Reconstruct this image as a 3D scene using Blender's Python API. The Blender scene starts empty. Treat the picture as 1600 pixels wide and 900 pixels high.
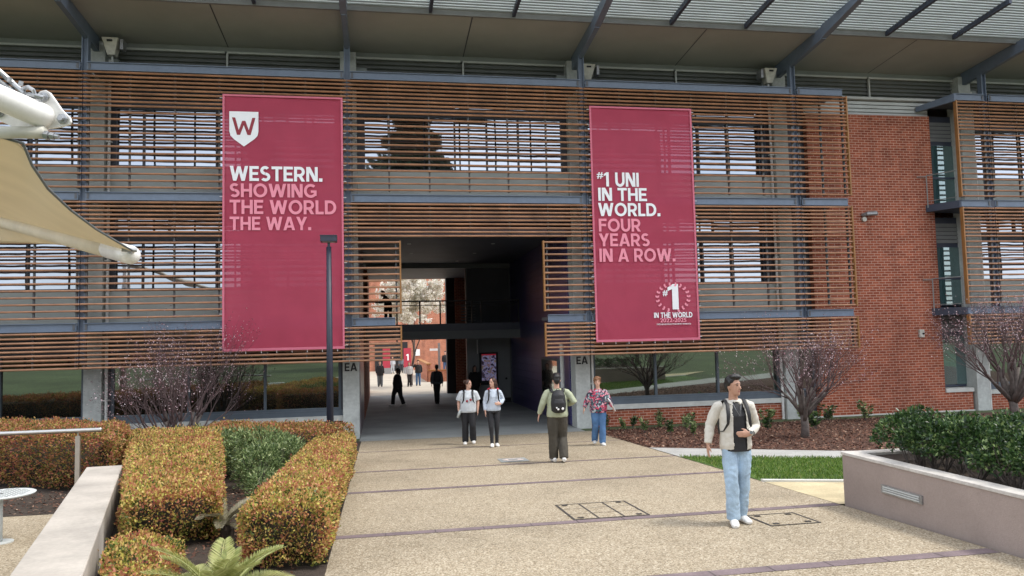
import bpy, bmesh, math, random
import numpy as np
from mathutils import Vector, Matrix, noise as mnoise

random.seed(7); rng = np.random.default_rng(7)
scene = bpy.context.scene
COL = scene.collection
R = math.radians

def g(y):
    if y < -25: return 0.9
    if y < 0: return -0.036*y
    return -0.01*min(y, 120)

# ------------------------------------------------------------------ materials
def new_mat(name):
    m = bpy.data.materials.new(name); m.use_nodes = True
    nt = m.node_tree; nt.nodes.clear()
    out = nt.nodes.new('ShaderNodeOutputMaterial')
    return m, nt, out

def N(nt, t, **kw):
    n = nt.nodes.new(t)
    for k, v in kw.items():
        if k.startswith('i_'):
            n.inputs[k[2:].replace('_', ' ')].default_value = v
        else: setattr(n, k, v)
    return n

def ramp(nt, stops, interp='LINEAR'):
    n = nt.nodes.new('ShaderNodeValToRGB'); cr = n.color_ramp; cr.interpolation = interp
    while len(cr.elements) > 1: cr.elements.remove(cr.elements[-1])
    cr.elements[0].position = stops[0][0]; cr.elements[0].color = (*stops[0][1], 1)
    for p, c in stops[1:]:
        e = cr.elements.new(p); e.color = (*c, 1)
    return n

def pmat(name, col, rough=0.7, var=0.15, scale=3.0, bump=0.0, bscale=40.0, metal=0.0, spec=0.5, fine=0.0, fscale=80.0, col2=None, bdist=0.01):
    """diffuse-ish surface with two octaves of real colour variation and a bump"""
    m, nt, out = new_mat(name)
    p = N(nt, 'ShaderNodeBsdfPrincipled')
    p.inputs['Roughness'].default_value = rough; p.inputs['Metallic'].default_value = metal
    p.inputs['Specular IOR Level'].default_value = spec
    geo = N(nt, 'ShaderNodeNewGeometry')
    n1 = N(nt, 'ShaderNodeTexNoise'); n1.inputs['Scale'].default_value = scale; n1.inputs['Detail'].default_value = 6; n1.inputs['Roughness'].default_value = .6
    nt.links.new(geo.outputs['Position'], n1.inputs['Vector'])
    c2 = col2 if col2 else tuple(min(1, c*(1+var)) for c in col)
    c1 = tuple(c*(1-var) for c in col) if not col2 else col
    r1 = ramp(nt, [(.35, c1), (.65, c2)])
    nt.links.new(n1.outputs['Fac'], r1.inputs['Fac'])
    last = r1.outputs['Color']
    if fine > 0:
        n2 = N(nt, 'ShaderNodeTexNoise'); n2.inputs['Scale'].default_value = fscale; n2.inputs['Detail'].default_value = 3
        nt.links.new(geo.outputs['Position'], n2.inputs['Vector'])
        r2 = ramp(nt, [(.35, (1-fine,)*3), (.65, (1+fine,)*3)])
        nt.links.new(n2.outputs['Fac'], r2.inputs['Fac'])
        mx = N(nt, 'ShaderNodeMix', data_type='RGBA', blend_type='MULTIPLY'); mx.inputs['Factor'].default_value = 1
        nt.links.new(last, mx.inputs['A']); nt.links.new(r2.outputs['Color'], mx.inputs['B'])
        last = mx.outputs['Result']
    nt.links.new(last, p.inputs['Base Color'])
    if bump > 0:
        nb = N(nt, 'ShaderNodeTexNoise'); nb.inputs['Scale'].default_value = bscale; nb.inputs['Detail'].default_value = 5
        nt.links.new(geo.outputs['Position'], nb.inputs['Vector'])
        b = N(nt, 'ShaderNodeBump'); b.inputs['Strength'].default_value = bump; b.inputs['Distance'].default_value = bdist
        nt.links.new(nb.outputs['Fac'], b.inputs['Height']); nt.links.new(b.outputs['Normal'], p.inputs['Normal'])
    nt.links.new(p.outputs['BSDF'], out.inputs['Surface'])
    return m

def brick_mat(name, side=False, c1=(.235,.055,.028), c2=(.37,.105,.055), mortar=(.50,.31,.235)):
    m, nt, out = new_mat(name)
    geo = N(nt, 'ShaderNodeNewGeometry'); sx = N(nt, 'ShaderNodeSeparateXYZ'); cx = N(nt, 'ShaderNodeCombineXYZ')
    nt.links.new(geo.outputs['Position'], sx.inputs['Vector'])
    nt.links.new(sx.outputs['Y' if side else 'X'], cx.inputs['X']); nt.links.new(sx.outputs['Z'], cx.inputs['Y'])
    b = N(nt, 'ShaderNodeTexBrick'); b.offset = .5
    b.inputs['Scale'].default_value = 1; b.inputs['Brick Width'].default_value = .24; b.inputs['Row Height'].default_value = .086
    b.inputs['Mortar Size'].default_value = .0105; b.inputs['Mortar Smooth'].default_value = .15; b.inputs['Bias'].default_value = 0
    b.inputs['Color1'].default_value = (*c1, 1); b.inputs['Color2'].default_value = (*c2, 1); b.inputs['Mortar'].default_value = (*mortar, 1)
    nt.links.new(cx.outputs['Vector'], b.inputs['Vector'])
    n1 = N(nt, 'ShaderNodeTexNoise'); n1.inputs['Scale'].default_value = 1.3; n1.inputs['Detail'].default_value = 8; n1.inputs['Roughness'].default_value = .75
    nt.links.new(geo.outputs['Position'], n1.inputs['Vector'])
    r = ramp(nt, [(.28, (.68,.68,.70)), (.5,(1,1,1)), (.72, (1.22,1.18,1.14))]); nt.links.new(n1.outputs['Fac'], r.inputs['Fac'])
    mx = N(nt, 'ShaderNodeMix', data_type='RGBA', blend_type='MULTIPLY'); mx.inputs['Factor'].default_value = 1
    nt.links.new(b.outputs['Color'], mx.inputs['A']); nt.links.new(r.outputs['Color'], mx.inputs['B'])
    mpn = N(nt, 'ShaderNodeMapping'); mpn.inputs['Scale'].default_value = (2.2,2.2,.22); nt.links.new(geo.outputs['Position'], mpn.inputs['Vector'])
    n6 = N(nt, 'ShaderNodeTexNoise'); n6.inputs['Scale'].default_value = 1.0; n6.inputs['Detail'].default_value = 7; n6.inputs['Roughness'].default_value = .7; nt.links.new(mpn.outputs[0], n6.inputs['Vector'])
    r6 = ramp(nt, [(.32, (.74,.73,.74)), (.5, (1,1,1)), (.7, (1.12,1.10,1.08))]); nt.links.new(n6.outputs['Fac'], r6.inputs['Fac'])
    mxb = N(nt, 'ShaderNodeMix', data_type='RGBA', blend_type='MULTIPLY'); mxb.inputs['Factor'].default_value = 1; nt.links.new(mx.outputs['Result'], mxb.inputs['A']); nt.links.new(r6.outputs[0], mxb.inputs['B']); mx = mxb
    p = N(nt, 'ShaderNodeBsdfPrincipled'); p.inputs['Roughness'].default_value = .85; p.inputs['Specular IOR Level'].default_value = .25
    nt.links.new(mx.outputs['Result'], p.inputs['Base Color'])
    bp = N(nt, 'ShaderNodeBump'); bp.invert = True; bp.inputs['Strength'].default_value = .6; bp.inputs['Distance'].default_value = .006
    nt.links.new(b.outputs['Fac'], bp.inputs['Height']); nt.links.new(bp.outputs['Normal'], p.inputs['Normal'])
    nt.links.new(p.outputs['BSDF'], out.inputs['Surface'])
    return m

def glass_mat(name, refl=.5, tint=(.75,.85,1), base=(.01,.012,.014), wave=.25):
    """coated facade glass: dark body with a mirror coat and slight waviness"""
    m, nt, out = new_mat(name)
    d = N(nt, 'ShaderNodeBsdfPrincipled'); d.inputs['Base Color'].default_value = (*base, 1); d.inputs['Roughness'].default_value = .08
    gl = N(nt, 'ShaderNodeBsdfGlossy'); gl.inputs['Roughness'].default_value = .015; gl.inputs['Color'].default_value = (*tint, 1)
    geo = N(nt, 'ShaderNodeNewGeometry'); nb = N(nt, 'ShaderNodeTexNoise'); nb.inputs['Scale'].default_value = .9
    nt.links.new(geo.outputs['Position'], nb.inputs['Vector'])
    b = N(nt, 'ShaderNodeBump'); b.inputs['Strength'].default_value = wave; b.inputs['Distance'].default_value = .02
    nt.links.new(nb.outputs['Fac'], b.inputs['Height']); nt.links.new(b.outputs['Normal'], gl.inputs['Normal'])
    lw = N(nt, 'ShaderNodeLayerWeight'); lw.inputs['Blend'].default_value = .25
    ma = N(nt, 'ShaderNodeMath', operation='MULTIPLY_ADD'); ma.inputs[1].default_value = 1-refl; ma.inputs[2].default_value = refl
    nt.links.new(lw.outputs['Fresnel'], ma.inputs[0]); ma.use_clamp = True
    mx = N(nt, 'ShaderNodeMixShader'); nt.links.new(ma.outputs[0], mx.inputs[0])
    nt.links.new(d.outputs[0], mx.inputs[1]); nt.links.new(gl.outputs[0], mx.inputs[2]); nt.links.new(mx.outputs[0], out.inputs['Surface'])
    return m

def thin_mat(name, col, transl=.4, transp=0.0, rough=.6, var=.05, weave=0):
    """cloth or sheet that lets light through"""
    m, nt, out = new_mat(name)
    geo = N(nt, 'ShaderNodeNewGeometry'); n1 = N(nt, 'ShaderNodeTexNoise'); n1.inputs['Scale'].default_value = 1.5; n1.inputs['Detail'].default_value = 6
    nt.links.new(geo.outputs['Position'], n1.inputs['Vector'])
    r = ramp(nt, [(.3, tuple(c*(1-var) for c in col)), (.7, tuple(min(1,c*(1+var)) for c in col))]); nt.links.new(n1.outputs['Fac'], r.inputs['Fac'])
    d = N(nt, 'ShaderNodeBsdfPrincipled'); d.inputs['Roughness'].default_value = rough; d.inputs['Specular IOR Level'].default_value = .2
    t = N(nt, 'ShaderNodeBsdfTranslucent')
    nt.links.new(r.outputs[0], d.inputs['Base Color']); nt.links.new(r.outputs[0], t.inputs['Color'])
    mx = N(nt, 'ShaderNodeMixShader'); mx.inputs[0].default_value = transl
    nt.links.new(d.outputs[0], mx.inputs[1]); nt.links.new(t.outputs[0], mx.inputs[2]); last = mx.outputs[0]
    if transp > 0:
        tr = N(nt, 'ShaderNodeBsdfTransparent'); m2 = N(nt, 'ShaderNodeMixShader'); m2.inputs[0].default_value = transp
        nt.links.new(last, m2.inputs[1]); nt.links.new(tr.outputs[0], m2.inputs[2]); last = m2.outputs[0]
    nt.links.new(last, out.inputs['Surface'])
    return m

def leaf_mat(name, stops, transl=.25, rough=.45, patch=None, pscale=.8):
    """leaves: each leaf has a random number (attribute rnd) that picks its natural colour"""
    m, nt, out = new_mat(name)
    a = N(nt, 'ShaderNodeAttribute', attribute_name='rnd')
    fac = a.outputs['Fac']
    if patch:
        geo = N(nt, 'ShaderNodeNewGeometry'); n1 = N(nt, 'ShaderNodeTexNoise'); n1.inputs['Scale'].default_value = pscale; n1.inputs['Detail'].default_value = 3
        nt.links.new(geo.outputs['Position'], n1.inputs['Vector'])
        s = N(nt, 'ShaderNodeMath', operation='SUBTRACT'); s.inputs[1].default_value = .5; nt.links.new(n1.outputs['Fac'], s.inputs[0])
        ma = N(nt, 'ShaderNodeMath', operation='MULTIPLY_ADD'); ma.inputs[1].default_value = patch; ma.use_clamp = True
        nt.links.new(s.outputs[0], ma.inputs[0]); nt.links.new(fac, ma.inputs[2]); fac = ma.outputs[0]
    r = ramp(nt, stops); nt.links.new(fac, r.inputs['Fac'])
    d = N(nt, 'ShaderNodeBsdfPrincipled'); d.inputs['Roughness'].default_value = rough; d.inputs['Specular IOR Level'].default_value = .35
    t = N(nt, 'ShaderNodeBsdfTranslucent'); nt.links.new(r.outputs[0], d.inputs['Base Color']); nt.links.new(r.outputs[0], t.inputs['Color'])
    mx = N(nt, 'ShaderNodeMixShader'); mx.inputs[0].default_value = transl
    nt.links.new(d.outputs[0], mx.inputs[1]); nt.links.new(t.outputs[0], mx.inputs[2]); nt.links.new(mx.outputs[0], out.inputs['Surface'])
    return m

def aggregate_mat(name):
    m, nt, out = new_mat(name)
    geo = N(nt, 'ShaderNodeNewGeometry')
    v = N(nt, 'ShaderNodeTexVoronoi'); v.inputs['Scale'].default_value = 75
    nt.links.new(geo.outputs['Position'], v.inputs['Vector'])
    sp = N(nt, 'ShaderNodeSeparateColor'); nt.links.new(v.outputs['Color'], sp.inputs[0])
    r = ramp(nt, [(0, (.17,.135,.09)), (.25, (.275,.225,.155)), (.6, (.365,.31,.23)), (.85, (.46,.40,.305)), (1, (.53,.48,.39))])
    nt.links.new(sp.outputs[0], r.inputs['Fac'])
    n2 = N(nt, 'ShaderNodeTexNoise'); n2.inputs['Scale'].default_value = .55; n2.inputs['Detail'].default_value = 9; n2.inputs['Roughness'].default_value = .72
    nt.links.new(geo.outputs['Position'], n2.inputs['Vector'])
    r2 = ramp(nt, [(.28, (.70,.69,.67)), (.45,(.93,.92,.91)), (.72, (1.12,1.11,1.10))]); nt.links.new(n2.outputs['Fac'], r2.inputs['Fac'])
    n3 = N(nt, 'ShaderNodeTexNoise'); n3.inputs['Scale'].default_value = 45; n3.inputs['Detail'].default_value = 4
    nt.links.new(geo.outputs['Position'], n3.inputs['Vector'])
    r3 = ramp(nt, [(.35, (.88,.88,.86)), (.65, (1.10,1.09,1.07))]); nt.links.new(n3.outputs['Fac'], r3.inputs['Fac'])
    mx = N(nt, 'ShaderNodeMix', data_type='RGBA', blend_type='MULTIPLY'); mx.inputs['Factor'].default_value = 1
    nt.links.new(r.outputs[0], mx.inputs['A']); nt.links.new(r2.outputs[0], mx.inputs['B'])
    mx2 = N(nt, 'ShaderNodeMix', data_type='RGBA', blend_type='MULTIPLY'); mx2.inputs['Factor'].default_value = 1
    nt.links.new(mx.outputs['Result'], mx2.inputs['A']); nt.links.new(r3.outputs[0], mx2.inputs['B'])
    v4 = N(nt, 'ShaderNodeTexVoronoi'); v4.inputs['Scale'].default_value = 1.1; nt.links.new(geo.outputs['Position'], v4.inputs['Vector'])
    r4 = ramp(nt, [(.028, (.62,.60,.58)), (.04, (1,1,1))]); nt.links.new(v4.outputs['Distance'], r4.inputs['Fac'])
    n5 = N(nt, 'ShaderNodeTexNoise'); n5.inputs['Scale'].default_value = 1.7; n5.inputs['Detail'].default_value = 10; n5.inputs['Roughness'].default_value = .8; n5.inputs['Distortion'].default_value = 1.2
    nt.links.new(geo.outputs['Position'], n5.inputs['Vector']); r5 = ramp(nt, [(.33, (.78,.76,.73)), (.42, (1,1,1))]); nt.links.new(n5.outputs['Fac'], r5.inputs['Fac'])
    mx3 = N(nt, 'ShaderNodeMix', data_type='RGBA', blend_type='MULTIPLY'); mx3.inputs['Factor'].default_value = 1; nt.links.new(mx2.outputs['Result'], mx3.inputs['A']); nt.links.new(r4.outputs[0], mx3.inputs['B'])
    mx2 = N(nt, 'ShaderNodeMix', data_type='RGBA', blend_type='MULTIPLY'); mx2.inputs['Factor'].default_value = 1; nt.links.new(mx3.outputs['Result'], mx2.inputs['A']); nt.links.new(r5.outputs[0], mx2.inputs['B'])
    p = N(nt, 'ShaderNodeBsdfPrincipled'); p.inputs['Roughness'].default_value = .85; p.inputs['Specular IOR Level'].default_value = .25
    nt.links.new(mx2.outputs['Result'], p.inputs['Base Color'])
    b = N(nt, 'ShaderNodeBump'); b.inputs['Strength'].default_value = .5; b.inputs['Distance'].default_value = .004
    nt.links.new(v.outputs['Distance'], b.inputs['Height']); nt.links.new(b.outputs['Normal'], p.inputs['Normal'])
    nt.links.new(p.outputs[0], out.inputs['Surface'])
    return m

def emit_mat(name, col, st):
    m, nt, out = new_mat(name); e = N(nt, 'ShaderNodeEmission'); e.inputs['Color'].default_value = (*col, 1); e.inputs['Strength'].default_value = st
    nt.links.new(e.outputs[0], out.inputs['Surface']); return m

M = {}
M['aggregate'] = aggregate_mat('exposed aggregate')
M['band'] = pmat('purple paver band', (.165,.125,.13), .8, .18, 2.5, .3, 60, fine=.12, fscale=45)
M['groove'] = pmat('dark steel edge', (.05,.045,.04), .7, .3, 20)
M['conc_floor'] = pmat('passage concrete', (.27,.285,.275), .75, .14, .9, .25, 50, fine=.06, fscale=25)
M['court'] = pmat('courtyard paving', (.40,.36,.29), .85, .1, 1.2, fine=.08, fscale=9)
M['grey_path'] = pmat('grey concrete path', (.38,.38,.36), .9, .1, 2, .3, 60, fine=.2, fscale=50)
M['sand_path'] = pmat('sandy paving', (.50,.42,.26), .9, .15, 2, .3, 60, fine=.1, fscale=40)
M['mulch_base'] = pmat('mulch', (.09,.045,.03), .95, .4, 18, .9, 50, fine=.4, fscale=45, bdist=.03)
M['soil'] = pmat('bed soil', (.05,.035,.025), .95, .3, 10, .9, 50, bdist=.03)
M['grass_base'] = pmat('lawn soil', (.06,.11,.02), .95, .3, 1.5, .6, 60, fine=.35, fscale=40)
M['ground'] = pmat('far ground', (.075,.10,.04), .95, .3, .3, fine=.25, fscale=8)
M['brick'] = brick_mat('red brick'); M['brick_side'] = brick_mat('red brick side', True)
M['brick_far'] = brick_mat('orange brick', False, (.36,.11,.055), (.45,.15,.08), (.5,.33,.25))
M['concrete'] = pmat('board marked concrete', (.46,.48,.455), .8, .13, 1.7, .25, 30, fine=.07, fscale=14)
M['sill'] = pmat('sill concrete', (.56,.56,.52), .8, .1, 3, .2, 40)
M['steel'] = pmat('slate blue steel', (.145,.185,.25), .42, .07, 2, metal=0, fine=.05, fscale=9)
M['steel_dark'] = pmat('dark steel', (.045,.055,.085), .45, .08, 3)
M['fin'] = pmat('fin steel', (.10,.105,.115), .5, .1, 4)
M['slat'] = pmat('copper brown aluminium', (.37,.185,.098), .42, .22, 1.4, fine=.1, fscale=6, metal=.15)
M['slat_trim'] = pmat('ochre trim', (.34,.16,.05), .45, .15, 3)
M['glass'] = glass_mat('coated glass', .43, (.80,.88,1.0), wave=.35)
M['glass_dark'] = glass_mat('ground floor glass', .24, (.9,1,.92), (.008,.010,.009), .05)
M['glass_teal'] = glass_mat('teal door glass', .2, (.8,1,1), (.05,.10,.10))
M['frame'] = pmat('window frame', (.05,.055,.07), .45, .08, 3)
M['frame_blue'] = pmat('blue grey frame', (.10,.125,.15), .45, .08, 3)
M['panel'] = pmat('pale grey panel', (.46,.49,.465), .6, .06, 1)
M['soffit'] = pmat('soffit lining', (.37,.385,.365), .75, .07, .7)
M['fascia'] = pmat('grey fascia', (.25,.275,.265), .6, .08, 1.5)
M['vent_frame'] = pmat('vent frame', (.52,.54,.52), .5, .05, 2)
M['vent'] = pmat('vent blades', (.22,.23,.225), .5, .08, 2)
M['sheet'] = thin_mat('translucent roof sheet', (.76,.80,.80), .48, 0, .5, .04)
M['panel_light'] = pmat('light metal strip', (.55,.58,.57), .5, .06, 2)
M['navy'] = pmat('navy cladding', (.042,.042,.15), .35, .15, 1.2)
M['ceiling'] = pmat('dark ceiling', (.06,.065,.085), .6, .15, 1)
M['charcoal'] = pmat('charcoal panel', (.12,.135,.14), .55, .08, 1)
M['plum'] = pmat('plum panel', (.11,.08,.095), .3, .12, 1)
M['black'] = pmat('matt black', (.014,.014,.016), .6, .15, 4)
M['white'] = pmat('white paint', (.80,.80,.79), .5, .04, 3)
M['white_sat'] = pmat('weathered white paint', (.80,.79,.76), .3, .06, 6, fine=.03, fscale=30)
M['offwhite'] = pmat('aged white housing', (.55,.54,.47), .55, .15, 6)
M['offwhite_pipe'] = pmat('off white pipe', (.66,.66,.63), .5, .1, 3)
M['galv'] = pmat('galvanised steel', (.36,.37,.38), .38, .2, 25, metal=.7)
M['stainless'] = pmat('brushed stainless', (.55,.54,.52), .28, .06, 10, metal=.9)
M['lamp_post'] = pmat('lamp post paint', (.030,.035,.055), .45, .08, 4)
M['wall_left'] = pmat('pale cast concrete', (.42,.385,.34), .8, .2, 1.1, .25, 50, fine=.05, fscale=20)
M['planter'] = pmat('mauve render', (.34,.275,.245), .85, .12, .9, .35, 70, fine=.04, fscale=30)
M['planter_top'] = pmat('planter coping', (.52,.49,.45), .85, .12, 2.5, .4, 60, fine=.08, fscale=30)
M['banner'] = thin_mat('red mesh banner', (.58,.085,.145), .22, .14, .7, .06)
M['banner_hem'] = pmat('banner hem', (.66,.17,.24), .7, .05, 3)
M['pink_ink'] = pmat('pink print', (.90,.31,.40), .7, .03, 2)
M['white_ink'] = pmat('white print', (.92,.93,.94), .7, .02, 2)
M['red_ink'] = pmat('maroon print', (.30,.035,.05), .7, .05, 2)
M['canvas'] = thin_mat('tan shade cloth', (.64,.57,.43), .45, 0, .8, .05)
M['canvas_hem'] = thin_mat('cream hem', (.72,.66,.54), .3, 0, .8, .05)
M['cream_arm'] = pmat('cream sleeved arm', (.60,.535,.41), .6, .07, 4)
M['bark'] = pmat('grey brown bark', (.115,.095,.085), .9, .25, 12, .6, 60)
M['bark_dark'] = pmat('dark bark', (.06,.045,.035), .9, .25, 12, .6, 60)
M['twig'] = pmat('purple brown twig', (.105,.07,.068), .8, .25, 12)
M['blossom'] = leaf_mat('pink blossom', [(0, (.09,.04,.045)), (.35, (.16,.07,.08)), (.5, (.45,.25,.29)), (1, (.88,.76,.79))], .3, .7)
M['blossom_white'] = leaf_mat('white blossom', [(0, (.55,.52,.40)), (.4, (.85,.83,.75)), (1, (.96,.95,.92))], .4, .7)
M['hedge_leaf'] = leaf_mat('copper hedge leaf', [(0, (.07,.10,.022)), (.13, (.19,.22,.04)), (.32, (.62,.56,.13)), (.54, (.66,.45,.17)), (.78, (.56,.25,.12)), (1, (.42,.14,.10))], .35, .4, patch=1.5, pscale=2.3)
M['hedge_leaf_red'] = leaf_mat('ruddy hedge leaf', [(0, (.05,.08,.018)), (.15, (.15,.15,.03)), (.35, (.44,.34,.09)), (.6, (.52,.24,.11)), (.8, (.46,.16,.10)), (1, (.32,.10,.075))], .3, .4, patch=.8, pscale=1.3)
M['green_leaf'] = leaf_mat('glossy green leaf', [(0, (.012,.03,.012)), (.4, (.03,.068,.02)), (.8, (.065,.13,.035)), (1, (.24,.32,.12))], .15, .28, patch=.7, pscale=4)
M['green_light'] = leaf_mat('fresh green leaf', [(0, (.04,.075,.025)), (.4, (.11,.17,.06)), (.8, (.28,.36,.14)), (1, (.48,.54,.28))], .25, .35, patch=.4, pscale=2)
M['cycad'] = leaf_mat('cycad frond', [(0, (.16,.20,.06)), (.5, (.36,.38,.13)), (1, (.58,.56,.28))], .3, .35)
M['cycad_dry'] = leaf_mat('dry frond', [(0, (.16,.14,.08)), (.5, (.26,.24,.15)), (1, (.42,.38,.28))], .2, .6)
M['grass'] = leaf_mat('grass blade', [(0, (.05,.10,.015)), (.5, (.12,.22,.03)), (.9, (.22,.33,.06)), (1, (.45,.42,.18))], .3, .5)
M['chip'] = leaf_mat('bark chip', [(0, (.035,.015,.010)), (.5, (.13,.055,.035)), (.85, (.24,.12,.075)), (1, (.42,.30,.22))], 0, .8)
M['conifer'] = leaf_mat('dark conifer', [(0, (.01,.02,.008)), (1, (.035,.06,.02))], .1, .6)
M['core'] = pmat('light blocking hedge core', (.035,.028,.018), .95, .3, 15)  # solid dark filling added inside the hedges to block light
M['skin'] = pmat('light skin', (.56,.33,.24), .5, .06, 12)
M['skin_tan'] = pmat('tan skin', (.46,.26,.18), .5, .06, 12)
M['hair_black'] = pmat('black hair', (.010,.009,.009), .4, .3, 40, .6, 150)
M['hair_brown'] = pmat('dark brown hair', (.05,.022,.014), .45, .3, 40, .6, 150)
M['hair_red'] = pmat('auburn hair', (.17,.075,.03), .5, .3, 30, .6, 120)
M['lips'] = pmat('lips', (.36,.12,.10), .5, .05, 9)
M['eye'] = pmat('dark eye', (.015,.01,.008), .25, .1, 9)

# ------------------------------------------------------------------ mesh helpers
class MB:
    def __init__(s): s.v = []; s.f = []; s.mi = []; s.m = 0
    def add(s, vs, fs):
        o = len(s.v); s.v += [tuple(v) for v in vs]
        for f in fs: s.f.append(tuple(i+o for i in f)); s.mi.append(s.m)
    def box(s, x0, x1, y0, y1, z0, z1):
        s.add([(x0,y0,z0),(x1,y0,z0),(x1,y1,z0),(x0,y1,z0),(x0,y0,z1),(x1,y0,z1),(x1,y1,z1),(x0,y1,z1)],
              [(0,3,2,1),(4,5,6,7),(0,1,5,4),(1,2,6,5),(2,3,7,6),(3,0,4,7)])
    def hexa(s, b, t):
        s.add(list(b)+list(t), [(0,3,2,1),(4,5,6,7),(0,1,5,4),(1,2,6,5),(2,3,7,6),(3,0,4,7)])
    def prism(s, poly, z0, z1):
        """poly: list of (x,y) CCW; z0/z1 numbers or lists"""
        n = len(poly); a = z0 if hasattr(z0, '__len__') else [z0]*n; b = z1 if hasattr(z1, '__len__') else [z1]*n
        s.add([(p[0],p[1],a[i]) for i,p in enumerate(poly)]+[(p[0],p[1],b[i]) for i,p in enumerate(poly)],
              [tuple(range(n-1,-1,-1)), tuple(range(n,2*n))]+[(i,(i+1)%n,(i+1)%n+n,i+n) for i in range(n)])
    def tube(s, pts, rads, n=10, side=None, cap=True):
        pts = [Vector(p) for p in pts]; k = len(pts); vs = []
        up = Vector(side) if side else None; pu = None
        for i,p in enumerate(pts):
            t = (pts[min(i+1,k-1)]-pts[max(i-1,0)])
            if t.length < 1e-9: t = Vector((0,0,1))
            t.normalize()
            if up is not None: a = up - t*up.dot(t)
            elif pu is not None: a = pu - t*pu.dot(t)
            else:
                a = Vector((1,0,0)) if abs(t.x) < .9 else Vector((0,1,0)); a = a - t*a.dot(t)
            a.normalize(); pu = a; b = t.cross(a)
            r = rads[i] if hasattr(rads,'__len__') else rads
            ra, rb = r if hasattr(r,'__len__') else (r, r)
            for j in range(n):
                an = 2*math.pi*j/n; vs.append(p+a*(ra*math.cos(an))+b*(rb*math.sin(an)))
        fs = [(i*n+j, i*n+(j+1)%n, (i+1)*n+(j+1)%n, (i+1)*n+j) for i in range(k-1) for j in range(n)]
        if cap: fs += [tuple(range(n-1,-1,-1)), tuple(range((k-1)*n, k*n))]
        s.add(vs, fs)
    def blob(s, c, r, n=10, m=7, rot=None):
        vs = []; fs = []
        for i in range(m+1):
            th = math.pi*i/m
            for j in range(n):
                ph = 2*math.pi*j/n
                v = Vector((r[0]*math.sin(th)*math.cos(ph), r[1]*math.sin(th)*math.sin(ph), r[2]*math.cos(th)))
                if i in (0, m) and j > 0: continue
                if rot: v = rot @ v
                vs.append(Vector(c)+v)
        def idx(i,j): return 0 if i == 0 else (1+(m-1)*n if i == m else 1+(i-1)*n+j % n)
        for i in range(m):
            for j in range(n):
                a,b,c2,d = idx(i,j),idx(i+1,j),idx(i+1,j+1),idx(i,j+1)
                q = []
                for x in (a,b,c2,d):
                    if x not in q: q.append(x)
                fs.append(tuple(q))
        s.add(vs, fs)
    def build(s, name, mats, parent=None, smooth=False, bevel=0, origin=None):
        me = bpy.data.meshes.new(name)
        vs = s.v
        if origin is not None: vs = [(v[0]-origin[0], v[1]-origin[1], v[2]-origin[2]) for v in vs]
        me.from_pydata(vs, [], s.f)
        mats = mats if isinstance(mats, (list, tuple)) else [mats]
        for m in mats: me.materials.append(M[m] if isinstance(m, str) else m)
        if len(mats) > 1: me.polygons.foreach_set('material_index', s.mi)
        if smooth: me.polygons.foreach_set('use_smooth', [True]*len(me.polygons))
        me.update()
        o = bpy.data.objects.new(name, me); COL.objects.link(o)
        if origin is not None: o.location = origin
        if parent: o.parent = parent
        if bevel:
            b = o.modifiers.new('bevel', 'BEVEL'); b.width = bevel; b.segments = 2; b.limit_method = 'ANGLE'
        return o

def empty(name, loc=(0,0,0)):
    o = bpy.data.objects.new(name, None); COL.objects.link(o); o.location = loc; o.empty_display_size = .2
    return o
def tag(o, label, cat, group=None, kind=None):
    o['label'] = label; o['category'] = cat
    if group: o['group'] = group
    if kind: o['kind'] = kind
    return o
def struct(o): o['kind'] = 'structure'; return o

def cards(name, P, D, U, L, W, mat, parent=None, rnd=None, fold=.25, extra=None):
    """many small folded leaves. P base, D direction, U sideways, L length, W half width (numpy arrays)"""
    n = len(P); L = np.broadcast_to(np.asarray(L, float), (n,))[:,None]; W = np.broadcast_to(np.asarray(W, float), (n,))[:,None]
    Nn = np.cross(D, U)
    v = np.empty((n,4,3)); v[:,0] = P; v[:,1] = P+D*L*.5+U*W+Nn*W*fold; v[:,2] = P+D*L; v[:,3] = P+D*L*.5-U*W+Nn*W*fold
    idx = np.arange(n*4, dtype=np.int32).reshape(n,4)
    f = np.concatenate([idx[:,[0,1,2]], idx[:,[0,2,3]]], 1).reshape(-1)
    vv = v.reshape(-1,3)
    nf = n*2; ex_v = []; ex_f = []
    if extra is not None: ex_v, ex_f = extra.v, extra.f
    me = bpy.data.meshes.new(name)
    tot_l = len(f)+sum(len(q) for q in ex_f)
    me.vertices.add(len(vv)+len(ex_v)); 
    co = np.concatenate([vv.reshape(-1), np.array(ex_v, float).reshape(-1)]) if len(ex_v) else vv.reshape(-1)
    me.vertices.foreach_set('co', co)
    me.loops.add(tot_l); me.polygons.add(nf+len(ex_f))
    li = list(f); starts = list(range(0, nf*3, 3)); tots = [3]*nf; mi = [0]*nf; c = nf*3
    if len(ex_f):
        li = np.concatenate([f, np.array([i+len(vv) for q in ex_f for i in q], dtype=np.int32)])
        for q in ex_f: starts.append(c); tots.append(len(q)); c += len(q); mi.append(1)
    me.loops.foreach_set('vertex_index', np.asarray(li, dtype=np.int32))
    me.polygons.foreach_set('loop_start', starts); me.polygons.foreach_set('loop_total', tots)
    me.materials.append(M[mat])
    if extra is not None: me.materials.append(M[extra.mat]); me.polygons.foreach_set('material_index', mi)
    at = me.attributes.new('rnd', 'FLOAT', 'POINT')
    r = rng.random(n) if rnd is None else rnd
    rr = np.repeat(r, 4)
    if len(ex_v): rr = np.concatenate([rr, np.zeros(len(ex_v))])
    at.data.foreach_set('value', rr.astype(np.float32))
    me.update(calc_edges=True); me.validate()
    o = bpy.data.objects.new(name, me); COL.objects.link(o)
    if parent: o.parent = parent
    return o

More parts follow.
